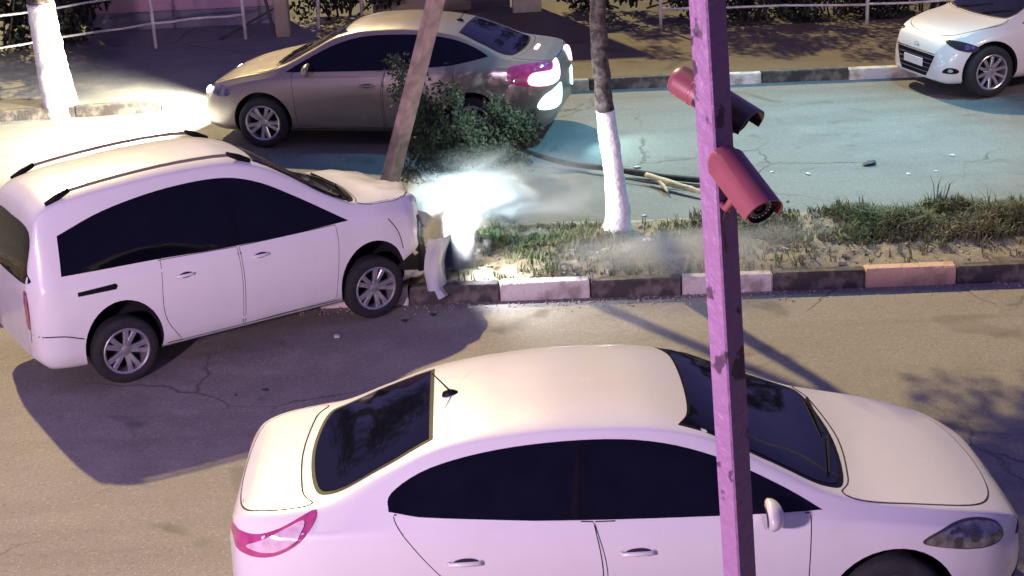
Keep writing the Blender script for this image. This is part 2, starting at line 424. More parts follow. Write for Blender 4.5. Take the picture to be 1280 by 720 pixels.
def build_sedan(sp, name, loc, yaw, scale, paint_m, lit=False):
    c = Car(sp, name, loc, yaw, scale)
    g = M['glass_dark']
    for sd, D in ((-1, 'R'), (1, 'L')):
        c.panel('window_surround', sp['dlo'], D, M['black_gloss'], .002, .004, .07)
        # doors, proud of the body, each with its own glass and handle
        ti = max(range(len(sp['dlo'])), key=lambda i: sp['dlo'][i][0])
        low = sorted([p[:2] for p in sp['dlo'][ti:]]+[sp['dlo'][0][:2]])
        belt = lambda x: float(np.interp(x, [p[0] for p in low], [p[1] for p in low]))-.012
        for dn, ol, gl, hd in sp['doors']:
            if ol[0][1] < belt(ol[0][0]): pass
            ol = [(p[0], belt(p[0]), 's') if p[1] > belt(p[0])-.01 else p for p in ol]
            top = [p for p in ol if len(p) > 2 and p[1] == belt(p[0])]
            keep = {min(top)[0], max(top)[0]}
            ol = [p for p in ol if not (len(p) > 2 and p[1] == belt(p[0]) and p[0] not in keep)]
            c.seam(ol, D, True, .012, .0012)
            dr = c.panel('door', ol, D, paint_m, .003, .003, .09)
            handle(c, hd[0], hd[1], sd, dr, paint_m)
            c.panel('window', gl, D, g, .005, .004, .07, parent=dr)
        if sp.get('quarter'): c.panel('quarter_window', sp['quarter'], D, g, .005, .004, .06)
        for sm in sp.get('side_seams', []): c.seam(sm, D)
        # sill
        c.panel('sill_trim', sp['sill'], D, M['black_plastic'], .004, .006, .12, sharp=True)
    c.panel('windscreen_surround', sp['ws'], 'T', M['black_plastic'], .002, .004, .07)
    k = sp['ws']; cx = sum(p[0] for p in k)/len(k)
    c.panel('windscreen', [((p[0]-cx)*.95+cx, p[1]*.955)+tuple(p[2:]) for p in k], 'T', M['glass_clear'] if not sp.get('tint') else g, .005, .004, .07)
    if not sp.get('rw'): k = None
    else: k = sp['rw']; cx = sum(p[0] for p in k)/len(k)
    if k: c.panel('rear_window_surround', k, 'T', M['black_plastic'], .002, .004, .07)
    if k: c.panel('rear_window', [((p[0]-cx)*.94+cx, p[1]*.95)+tuple(p[2:]) for p in k], 'T', g, .005, .004, .07)
    if 'bonnet' in sp:
        c.seam(sp['bonnet'], 'T', True, .02, .0012)
        c.panel('bonnet', sp['bonnet'], 'T', paint_m, .003, .003, .09)
    if 'boot' in sp:
        c.seam(sp['boot'], 'T', True, .018, .0012); c.panel('boot_lid', sp['boot'], 'T', paint_m, .003, .003, .09)
    common_wheels(c, sp.get('spokes', 5), sp.get('rimstyle', 'five'))
    for sd in sp.get('mirrors', (-1, 1)): quad_mirror(c, sd, *sp['mirror'], paint_m)
    # wipers
    for (a, b) in sp.get('wipers', []):
        pts = []
        for t in (0, .5, 1):
            q = Vector((a[0]+(b[0]-a[0])*t, a[1]+(b[1]-a[1])*t, 4)); l, n = c.cast(q, Vector((0, 0, -1))); pts.append(l+n*.018)
        MB().tube(pts, [.011, .008, .006], 6).build('wiper', M['black_plastic'], c.root)
    return c

SED = dict(paint=M['white_paint2'], H=1.485, wr=.325, track=.80, axles=(-1.28, 1.42),
  top=[(-2.31, .66), (-2.295, .86), (-2.25, .99), (-2.15, 1.045), (-1.95, 1.075), (-1.72, 1.11), (-1.4, 1.255), (-1.05, 1.40), (-.75, 1.455), (-.35, 1.485), (.05, 1.47), (.38, 1.405), (.75, 1.22), (1.1, 1.04), (1.3, .975), (1.6, .915), (1.9, .84), (2.12, .75), (2.24, .66), (2.295, .55), (2.31, .46)],
  bot=[(-2.31, .40), (-2.2, .26), (-1.9, .20), (0, .19), (1.9, .19), (2.2, .22), (2.31, .28)],
  wid=[(-2.31, .42), (-2.285, .60), (-2.2, .745), (-2.05, .835), (-1.7, .89), (-1, .905), (.5, .905), (1.3, .90), (1.7, .87), (1.95, .80), (2.12, .69), (2.23, .55), (2.29, .40), (2.31, .25)],
  belt=[(-2.31, .60), (-2.2, .93), (-1.9, .99), (-1.3, .99), (-.5, .955), (.3, .925), (1.0, .90), (1.5, .84), (1.9, .74), (2.2, .58), (2.31, .42)],
  roofw=[(-2.3, .5), (-1.7, .56), (-1, .60), (0, .63), (.5, .63), (1.1, .66), (2.3, .5)],
  dlo=[(-1.36, 1.08, 's'), (-1.34, 1.16), (-1.12, 1.27), (-.75, 1.345), (-.3, 1.375), (.1, 1.35), (.45, 1.255), (.8, 1.09), (1.03, .955, 's'), (.5, .965), (-.3, .99), (-1.0, 1.03)],
  doors=[('rear', [(-1.30, 1.0), (-1.33, 1.14), (-1.1, 1.255), (-.7, 1.335), (-.26, 1.355, 's'), (-.24, 1.0), (-.20, .7), (-.21, .27, 's'), (-.75, .27, 's'), (-.90, .52), (-1.12, .76)],
          [(-1.30, 1.09, 's'), (-1.28, 1.15), (-1.08, 1.25), (-.7, 1.325), (-.30, 1.345, 's'), (-.30, 1.005, 's'), (-.8, 1.03)], (-.95, .80)),
         ('front', [(-.23, 1.355, 's'), (.1, 1.335), (.45, 1.235), (.78, 1.075), (.96, .96, 's'), (.95, .75), (.93, .3, 's'), (-.18, .27, 's'), (-.17, .7), (-.21, 1.0)],
          [(-.23, 1.345, 's'), (.1, 1.32), (.42, 1.225), (.68, 1.09), (.80, .985, 's'), (.3, .98), (-.23, 1.0, 's')], (0, .80))],
  sill=[(-.85, .20), (1.0, .20), (1.0, .25), (-.85, .25)],
  ws=[(.36, .0), (.34, -.40), (.27, -.56, 's'), (.8, -.655), (1.08, -.70), (1.20, -.58), (1.26, 0), (1.20, .58), (1.08, .70), (.8, .655), (.27, .56, 's'), (.34, .40)],
  rw=[(-1.10, 0), (-1.10, -.50, 's'), (-1.40, -.575), (-1.68, -.60), (-1.79, -.48), (-1.84, 0), (-1.79, .48), (-1.68, .60), (-1.40, .575), (-1.10, .50, 's')],
  bonnet=[(1.30, 0), (1.24, -.55), (1.18, -.74), (1.5, -.74), (1.9, -.64), (2.08, -.42), (2.14, 0), (2.08, .42), (1.9, .64), (1.5, .74), (1.18, .74), (1.24, .55)],
  boot=[(-1.90, 0), (-1.86, -.5), (-1.80, -.66), (-2.05, -.64), (-2.20, -.5), (-2.24, 0), (-2.20, .5), (-2.05, .64), (-1.80, .66), (-1.86, .5)],
  mirror=(.72, .84, 1.0), wipers=[((1.22, -.04), (1.12, -.56)), ((1.21, .52), (1.20, .0))], tint=True, spokes=5)

sedan = build_sedan(SED, 'parked_sedan', (.635, 9.24, 0), R(.9), 1.046, M['white_paint2'])
tag(sedan.root, 'large white saloon with tinted glass in the foreground behind the camera pole', 'car')
c = sedan
for sd in (-1, 1):
    # headlamps wrap round the corner, tail lamps too
    sv = 'R' if sd < 0 else 'L'
    hq = [(1.60, .735), (1.74, .79), (1.90, .785), (2.04, .73), (2.08, .655), (1.96, .645), (1.76, .685)]
    hl = c.panel('headlamp_bezel', [((x-1.85)*1.07+1.85, (z-.71)*1.16+.71) for x, z in hq], sv, M['lamp_dark'], .003, .01, .04)
    hl = c.panel('headlamp', hq, sv, M['lamp_clear'], .006, .01, .04)
    tl = c.panel('tail_lamp', [(-.22, .13), (-.25, .03), (-.1, -.08), (.12, -.09), (.30, -.03), (.30, .0), (.05, .02), (-.10, .06)] if sd < 0 else [(.22, .13), (.25, .03), (.1, -.08), (-.12, -.09), (-.30, -.03), (-.30, .0), (-.05, .02), (.10, .06)], (.62, -sd*.78, 0), M['tail_red'], .005, .01, .035, origin=(-2.06, sd*.74, .95))
for sd in (-1, 1):
    tl = [o for o in c.root.children if o.name.startswith('tail_lamp')][0 if sd < 0 else 1]
    c.panel('lamp_reflector', [(-.20, .09), (-.22, .02), (-.10, -.055), (.06, -.045), (-.03, .005), (-.12, .05)] if sd < 0 else [(.20, .09), (.22, .02), (.10, -.055), (-.06, -.045), (.03, .005), (.12, .05)], (.62, -sd*.78, 0), M['tail_white'], .011, .004, .03, parent=tl, origin=(-2.06, sd*.74, .95))
    hl = [o for o in c.root.children if o.name.startswith('headlamp') and 'bezel' not in o.name][0 if sd < 0 else 1]
    for a_, r_ in ((1.90, .030), (1.79, .024)):
        circ = [(a_+r_*math.cos(t), .715+r_*math.sin(t)) for t in np.linspace(0, 6.28, 11)[:-1]]
        c.panel('lamp_reflector', circ, 'R' if sd < 0 else 'L', M['lamp_dark'], .011, .004, .03, parent=hl)
c.panel('lower_grille', [(-.55, .24), (.55, .24), (.5, .36), (-.5, .36)], 'F', M['black_plastic'], .004, .01, .06)
c.panel('upper_grille', [(-.45, .55), (.45, .55), (.42, .61), (-.42, .61)], 'F', M['black_plastic'], .004, .01, .06)

MPV = dict(paint=M['white_paint'], H=1.79, wr=.348, track=.78, axles=(-1.40, 1.40),
  top=[(-2.25, .62), (-2.24, .95), (-2.20, 1.15), (-2.13, 1.38), (-2.04, 1.62), (-1.9, 1.70), (-1.4, 1.765), (-.6, 1.80), (-.1, 1.785), (.25, 1.71), (.6, 1.54), (1.0, 1.29), (1.3, 1.15), (1.5, 1.12), (1.8, 1.10), (2.03, 1.06), (2.16, .98), (2.23, .80), (2.25, .5)],
  bot=[(-2.25, .34), (-2.1, .24), (-1.6, .21), (1.6, .21), (2.1, .24), (2.25, .32)],
  wid=[(-2.25, .62), (-2.23, .72), (-2.15, .81), (-1.95, .86), (-1.4, .88), (.8, .88), (1.5, .875), (1.85, .83), (2.05, .74), (2.17, .62), (2.23, .48), (2.25, .35)],
  belt=[(-2.25, .8), (-2.1, 1.0), (-1.5, 1.0), (-.4, .985), (.5, .965), (1.1, .955), (1.6, .98), (2.0, .90), (2.25, .58)],
  roofw=[(-2.3, .62), (-1, .66), (0, .66), (.6, .66), (1.2, .70), (2.3, .5)],
  dlo=[(-1.92, 1.07, 's'), (-1.88, 1.40, 's'), (-1.4, 1.53), (-.8, 1.605), (-.2, 1.605), (.2, 1.515), (.6, 1.32), (1.16, 1.0, 's'), (.5, .995), (-.3, 1.01), (-1.0, 1.045)],
  doors=[('rear', [(-.93, 1.0), (-.95, 1.43), (-.8, 1.50), (-.12, 1.50, 's'), (-.12, 1.0), (-.11, .7), (-.14, .27, 's'), (-.8, .27, 's'), (-.96, .55)],
          [(-.90, 1.06, 's'), (-.91, 1.54, 's'), (-.6, 1.56), (-.15, 1.55, 's'), (-.14, 1.03, 's')], (-.70, .86)),
         ('front', [(-.09, 1.49, 's'), (.2, 1.41), (.55, 1.265), (1.0, 1.03, 's'), (1.0, .8), (.96, .5), (.93, .29, 's'), (-.11, .27, 's'), (-.08, .7), (-.09, 1.0)],
          [(-.08, 1.54, 's'), (.2, 1.46), (.52, 1.30), (.78, 1.165), (1.02, 1.03, 's'), (.4, 1.02), (-.08, 1.03, 's')], (.12, .88))],
  quarter=[(-1.88, 1.09, 's'), (-1.85, 1.37, 's'), (-1.4, 1.49), (-.96, 1.54, 's'), (-.96, 1.06, 's')],
  sill=[(-.95, .22), (.98, .22), (.98, .27), (-.95, .27)],
  ws=[(.30, 0), (.29, -.40), (.26, -.56, 's'), (.8, -.68), (1.2, -.75, 's'), (1.34, -.60), (1.44, 0), (1.34, .60), (1.2, .75, 's'), (.8, .68), (.26, .56, 's'), (.29, .40)],
  bonnet=[(1.46, 0), (1.38, -.58), (1.34, -.74), (1.7, -.74), (2.0, -.62), (2.12, -.42), (2.16, 0), (2.12, .42), (2.0, .62), (1.7, .74), (1.34, .74), (1.38, .58)],
  mirror=(.82, .84, 1.06), mirrors=(1,), wipers=[((1.40, -.05), (1.28, -.6)), ((1.38, .52), (1.40, .0))], spokes=5, rimstyle='twin')

mpv = build_sedan(MPV, 'crashed_people_carrier', (-2.689, 14.368, 0), R(31.0), .864, M['white_paint'])
tag(mpv.root, 'white people carrier with roof rails and smashed front, run onto the kerb of the median', 'car')
c = mpv
c.panel('tailgate_glass', [(-.60, 1.02), (.60, 1.02), (.64, 1.15), (.56, 1.44), (0, 1.48), (-.56, 1.44), (-.64, 1.15)], 'B', M['glass_dark'], .006, .006, .06)
c.seam([(-.62, .5), (-.66, .75), (-.64, .95)], 'B'); c.seam([(.62, .5), (.66, .75), (.64, .95)], 'B')
for sd in (-1, 1):
    tl = c.panel('tail_lamp', [(-.045, -.15), (.045, -.15), (.055, .0), (.045, .15), (-.03, .17), (-.05, .0)], (1, 0, 0), M['tail_red'], .006, .012, .03, origin=(-2.2, sd*.60, .78))
    # roof rails on black feet
    pts = []
    for x in np.linspace(-1.86, .22, 12):
        l, n = c.cast(Vector((x, sd*.575, 4)), Vector((0, 0, -1))); pts.append(l)
    arch = [p+Vector((0, 0, .012+.035*min(1, 5*math.sin(math.pi*i/11)))) for i, p in enumerate(pts)]
    rail = MB().tube(arch, [.012]+[.015]*10+[.012], 8).build('roof_rail', M['silver_paint'], c.root, True)
    for i0, i1 in ((0, 1), (10, 11)):
        g = MB(); a, b = arch[i0], arch[i1]; g.tube([a-(b-a)*.25, a*.6+b*.4, b+(b-a)*.05] , [.020, .030, .022], 8)
        g.build('rail_foot', M['black_plastic'], rail, True)
    D = 'R' if sd < 0 else 'L'
    c.panel('side_vent', [(-1.80, .88), (-1.42, .875), (-1.40, .905), (-1.42, .925), (-1.80, .915)], D, M['black_plastic'], .006, .008, .05, sharp=True)
c.seam([(-2.24, .58), (-2.0, .56), (-1.80, .50)], 'R'); c.seam([(1.62, .94), (1.72, .80), (1.78, .62)], 'R')
# smashed nose: dark void where the grille and lamp were, radiator support, bumper torn off and hanging
c.panel('crushed_engine_bay', [(-.74, .34), (.55, .34), (.60, .60), (.52, .80), (-.60, .82), (-.76, .64)], 'F', M['black_matte'], .006, .01, .06)
c.panel('torn_wing_edge', [(-.12, -.22), (.06, -.26), (.10, .0), (.04, .20), (-.08, .16), (-.05, -.02)], (-.75, .66, 0), M['black_plastic'], .008, .01, .04, origin=(2.06, -.70, .60))
g = MB()
for k, z in enumerate((.42, .50, .58, .66)): g.box((2.262, -.05, z), (.02, .95, .018), Matrix.Rotation(R(rnd.uniform(-3, 3)), 4, 'X'))
g.box((2.275, -.05, .74), (.035, 1.05, .03), Matrix.Rotation(R(4), 4, 'X')); g.build('radiator_support', M['alloy'], c.root)
# headlamp unit knocked loose but lit
g = MB(); g.lathe([(0, .05), (.04, .045), (.055, .02), (.06, -.02), (.05, -.09), (0, -.10)], 20, 'x', (2.19, .40, .72)); g.build('headlamp', M['lit_head'], c.root, True)
g = MB(); g.lathe([(0, .05), (.055, .045), (.08, .02), (.085, -.02), (.05, -.08), (0, -.09)], 20, 'x', (2.16, -.56, .60), M=Matrix.Rotation(R(18), 4, 'Z')); g.build('broken_headlamp', M['lamp_clear'], c.root, True)
# torn bumper: curved skin with thickness
def bumper_skin():
    path = catmull([(2.40, .62), (2.50, .25), (2.52, -.15), (2.46, -.52), (2.33, -.82), (2.14, -1.00), (1.96, -1.04)], 7)
    vs = []; mr_ = 9; n = len(path)
    for i, (px, py) in enumerate(path):
        t = i/(n-1); a = path[min(n-1, i+1)]-path[max(0, i-1)]; nx, ny = -a[1], a[0]; q_ = -math.hypot(nx, ny); nx /= q_; ny /= q_
        for j in range(mr_):
            q = j/(mr_-1)
            z = .13+.50*q + .10*t*q - .05*math.sin(3.1*t)
            cr = .035*noise.noise(Vector((t*7, q*3, 1)))+.02*noise.noise(Vector((t*19, q*8, 4)))
            bul = .07*math.sin(math.pi*q)-.05*q+cr+(.05 if j == 0 else 0)*-1
            if i >= n-3 and j in (3, 4, 5): cr += .02
            vs.append((px+nx*bul, py+ny*bul, z+.02*noise.noise(Vector((t*11, q*2, 7)))))
    k = len(vs); vs2 = []
    for i in range(n):
        for j in range(mr_):
            a, b, z = vs[i*mr_+j]; vs2.append((a-.012, b+.006, z))
    fs = []
    for i in range(n-1):
        for j in range(mr_-1):
            if 8 < i < 22 and 2 <= j <= 4: continue      # air intake opening
            if i > n-5 and j == 0: continue               # torn lower corner
            a = i*mr_+j; q = (a, a+mr_, a+mr_+1, a+1); fs.append(q); fs.append(tuple(v+k for v in q[::-1]))
    return vs+vs2, fs
vs, fs = bumper_skin(); bp = mk('torn_bumper', vs, fs, M['white_paint'], c.root, True)
smooth_by_angle(bp, 50)
bp['label'] = 'white front bumper torn loose and hanging off the nose'

for o_ in [q for q in bpy.data.objects if q.type == 'MESH' and (q.parent == c.root or (q.parent and q.parent.parent == c.root))]:
    if o_.name.startswith(('wheel', 'rim', 'brake', 'torn_bumper')): continue
    for v in o_.data.vertices:                        # the crumpled nose
        t_ = max(0, min(1, (v.co.x+(o_.location.x if o_.parent == c.root else 0)-1.55)/.7))
        if t_ > 0:
            p_ = v.co.copy(); nv = Vector((noise.noise(p_*3.1), noise.noise(p_*3.1+Vector((9, 0, 0))), noise.noise(p_*3.1+Vector((0, 9, 0)))))
            n2_ = Vector((noise.noise(p_*8), noise.noise(p_*8+Vector((9, 0, 0))), noise.noise(p_*8+Vector((0, 9, 0)))))
            v.co += (nv*.10+n2_*.030)*t_**1.3+Vector((-.05*t_*t_, 0, .02*t_))
for w_ in c.root.children:
    if w_.name.startswith('wheel'): w_.rotation_euler = (0, 0, 0); w_.scale = (1, 1, 1/1.16); w_.location.z /= 1.16
c.root.scale = (.864, .864, .864*1.16)

HAT = dict(paint=M['white_paint2'], H=1.47, wr=.355, track=.77, axles=(-1.37, 1.34),
  top=[(-2.015, .6), (-2.0, .9), (-1.93, 1.1), (-1.75, 1.3), (-1.45, 1.40), (-.9, 1.455), (-.3, 1.47), (.1, 1.43), (.5, 1.28), (.9, 1.09), (1.15, 1.0), (1.4, .955), (1.7, .88), (1.88, .79), (1.97, .68), (2.005, .56), (2.015, .44)],
  bot=[(-2.015, .35), (-1.9, .24), (-1.4, .2), (1.4, .2), (1.85, .2), (2.015, .25)],
  wid=[(-2.015, .5), (-1.98, .66), (-1.85, .78), (-1.5, .85), (-1, .865), (.6, .865), (1.3, .86), (1.6, .83), (1.82, .74), (1.94, .61), (2.0, .46), (2.015, .33)],
  belt=[(-2.015, .6), (-1.8, 1.0), (-1.3, 1.0), (-.3, .95), (.5, .92), (1.0, .88), (1.4, .82), (1.8, .68), (2.015, .42)],
  roofw=[(-2, .5), (-1, .58), (0, .60), (.6, .60), (1.1, .64), (2, .5)],
  dlo=[(-1.5, 1.08, 's'), (-1.3, 1.26), (-.9, 1.34), (-.3, 1.35), (.1, 1.30), (.5, 1.14), (.86, .955, 's'), (.3, .96), (-.8, 1.01)],
  doors=[('rear', [(-1.05, 1.0), (-1.1, 1.29), (-.7, 1.335), (-.32, 1.335, 's'), (-.30, .27, 's'), (-.75, .27, 's'), (-.9, .52), (-1.05, .76)],
          [(-1.0, 1.04, 's'), (-1.02, 1.28, 's'), (-.7, 1.32), (-.36, 1.32, 's'), (-.35, .99, 's')], (-.85, .84)),
         ('front', [(-.27, 1.335, 's'), (.1, 1.285), (.48, 1.125), (.80, .965, 's'), (.79, .3, 's'), (-.26, .27, 's')],
          [(-.23, 1.32, 's'), (.1, 1.27), (.42, 1.14), (.66, .99, 's'), (-.24, .98, 's')], (-.1, .80))],
  sill=[(-.85, .21), (.8, .21), (.8, .26), (-.85, .26)],
  ws=[(.12, 0), (.11, -.4), (.08, -.53, 's'), (.6, -.63), (.93, -.69), (1.06, -.58), (1.12, 0), (1.06, .58), (.93, .69), (.6, .63), (.08, .53, 's'), (.11, .4)],
  rw=[(-1.62, 0), (-1.62, -.5), (-1.9, -.56), (-1.94, 0), (-1.9, .56), (-1.62, .5)],
  bonnet=[(1.16, 0), (1.10, -.55), (1.04, -.72), (1.35, -.72), (1.65, -.62), (1.80, -.42), (1.86, 0), (1.80, .42), (1.65, .62), (1.35, .72), (1.04, .72), (1.10, .55)],
  mirror=(.62, .82, .98), wipers=[((1.1, -.4), (.85, .1)), ((1.08, .2), (.85, .58))], spokes=10, rimstyle='thin')
hatch = build_sedan(HAT, 'parked_hatchback', (7.50, 22.5, 0), R(198), .98, M['white_paint2'])
tag(hatch.root, 'white hatchback parked nose inwards at the far pavement, right of the picture', 'car')
c = hatch
for sd in (-1, 1):
    q = [(-.26, .06), (-.05, .055), (.17, .0), (.20, -.05), (.12, -.085), (-.08, -.05)]
    if sd > 0: hl = c.panel('headlamp', [(-a, b) for a, b in q][::-1], (-.70, -.70, -.1), M['lamp_dark'], .005, .01, .04, origin=(1.66, .66, .73))
    else: hl = c.panel('headlamp', [(a, b) for a, b in q], (-.70, .70, -.1), M['lamp_dark'], .005, .01, .04, origin=(1.66, -.66, .73))
    for (a, r_) in ((.06, .034), (-.03, .030), (.13, .022)):
        s2 = 1 if sd < 0 else -1
        circ = [(s2*a+r_*math.cos(t), -.02+r_*math.sin(t)) for t in np.linspace(0, 6.28, 11)[:-1]]
        c.panel('lamp_reflector', circ, (-.70, -sd*.70, -.1), M['chrome'], .012, .006, .03, parent=hl, origin=(1.66, sd*.66, .73))
    fg = [(-.11, -.03), (.06, -.035), (.11, .0), (.05, .04), (-.06, .035)]
    fl = c.panel('fog_lamp_surround', fg if sd < 0 else [(-a, b) for a, b in fg][::-1], (-.75, -sd*.66, 0), M['black_plastic'], .005, .01, .04, origin=(1.80, sd*.62, .40))
    circ = [(.035*math.cos(t), .022*math.sin(t)) for t in np.linspace(0, 6.28, 11)[:-1]]
    c.panel('fog_lamp', circ, (-.75, -sd*.66, 0), M['chrome'], .012, .006, .03, parent=fl, origin=(1.80, sd*.62, .405))
gr = c.panel('grille', [(-.46, .58), (.46, .58), (.36, .36), (.30, .28), (-.30, .28), (-.36, .36)], 'F', M['black_plastic'], .005, .01, .05, sharp=True)
g = MB()
for z in (.34, .40, .46, .52):
    pts = []
    for y in np.linspace(-.34-.1*(z-.34)/.18, .34+.1*(z-.34)/.18, 9):
        l, n = c.cast(Vector((4, y, z)), Vector((-1, 0, 0))); pts.append(l+n*.01)
    g.tube(pts, .006, 5)
g.build('grille_bar', M['chrome'], gr)
pts = []
for y in np.linspace(-.46, .46, 9):
    l, n = c.cast(Vector((4, y, .60)), Vector((-1, 0, 0))); pts.append(l+n*.006)
MB().tube(pts, .010, 6).build('grille_trim', M['chrome'], gr)
MB().box((2.03, 0, .45), (.012, .46, .11), ch=.003).build('number_plate', M['plate'], c.root)
l, n = c.cast(Vector((4, 0, .66)), Vector((-1, 0, 0)))
MB().lathe([(.030, -.004), (.036, .0), (.030, .004)], 20, 'x', l+n*.006, M=Matrix.Diagonal((1, 1.5, 1)).to_4x4(), close=True).build('bonnet_emblem', M['chrome'], c.root, True)

GRY = dict(SED); GRY.update(paint=M['silver_paint'], H=1.47, wr=.325, axles=(-1.30, 1.38), spokes=5, rimstyle='twin', tint=False,
  dlo=[(-1.50, 1.12, 's'), (-1.36, 1.20), (-1.10, 1.30), (-.75, 1.36), (-.3, 1.375), (.1, 1.35), (.45, 1.255), (.8, 1.09), (1.05, .955, 's'), (.5, .965), (-.3, .985), (-1.0, 1.03)],
  quarter=[(-1.46, 1.12, 's'), (-1.34, 1.20), (-1.12, 1.285, 's'), (-1.12, 1.06, 's')],
  doors=[('rear', [(-1.09, 1.0), (-1.1, 1.285), (-.7, 1.345), (-.26, 1.355, 's'), (-.24, 1.0), (-.20, .7), (-.21, .27, 's'), (-.75, .27, 's'), (-.90, .52), (-1.05, .76)],
          [(-1.05, 1.07, 's'), (-1.06, 1.285, 's'), (-.7, 1.335), (-.30, 1.345, 's'), (-.30, 1.005, 's'), (-.8, 1.03)], (-.90, .82)), SED['doors'][1]])
grey = build_sedan(GRY, 'silver_saloon', (-1.51, 21.2, 0), R(168), 1.035, M['silver_paint'])
tag(grey.root, 'dull silver saloon driving left on the far carriageway with its tail lamps lit', 'car')
c = grey
for sd in (-1, 1):
    ol = [(-.30, .08), (-.12, .13), (.12, .13), (.30, .09), (.30, -.08), (.0, -.13), (-.28, -.07)]
    c.panel('tail_lamp', ol, (.72, -sd*.69, 0), M['tail_red'], .006, .01, .04, origin=(-2.08, sd*.74, .90))
    c.panel('brake_light', [(-.20, -.10), (.22, -.10), (.34, .09), (.22, .10), (.10, .04), (-.18, .04)] if sd < 0 else [(.20, -.10), (-.22, -.10), (-.34, .09), (-.22, .10), (-.10, .04), (.18, .04)], (.80, -sd*.6, 0), M['lit_red'], .02, .006, .04, origin=(-2.14, sd*.66, .89))
    c.panel('reversing_lamp', [(-.22, -.13), (.18, -.13), (.26, .06), (.20, .10), (-.14, .04)] if sd < 0 else [(.22, -.13), (-.18, -.13), (-.26, .06), (-.20, .10), (.14, .04)], (.85, -sd*.5, 0), M['lit_reverse'], .012, .006, .04, origin=(-2.2, sd*.60, .62))
    q = [(-.28, .03), (-.08, .075), (.13, .07), (.22, .02), (.16, -.05), (-.05, -.05)]
    hl = c.panel('headlamp', q if sd < 0 else [(-a, b) for a, b in q][::-1], (-.70, -sd*.70, -.1), M['lamp_clear'], .005, .01, .04, origin=(1.95, sd*.70, .70))
    circ = [(.045*math.cos(t), .045*math.sin(t)) for t in np.linspace(0, 6.28, 13)[:-1]]
    c.panel('headlamp_beam', circ, (-1, 0, -.1), M['lit_head'], .014, .006, .03, parent=hl, origin=(2.1, sd*.58, .68))
c.panel('high_brake_light', [(-.12, -.012), (.12, -.012), (.12, .012), (-.12, .012)], (1, 0, -.5), M['lit_red'], .012, .006, .04, origin=(-1.98, 0, 1.08), sharp=True)
for cr, (sx, zz, k) in ((sedan, (-1.0, 1.44, 1)), (grey, (-1.0, 1.44, 1))):
    l, n = cr.cast(Vector((sx, 0, 4)), Vector((0, 0, -1)))
    b = MB().lathe([(.035, -.01), (.030, .015), (.012, .028), (0, .03)], 14, 'z', l, M=Matrix.Diagonal((1.5, .8, 1)).to_4x4()).build('aerial', M['black_plastic'], cr.root, True)
    MB().tube([l+Vector((0, 0, .02)), l+Vector((-.10, 0, .14))], [.006, .003], 6).build('aerial_rod', M['black_plastic'], b)

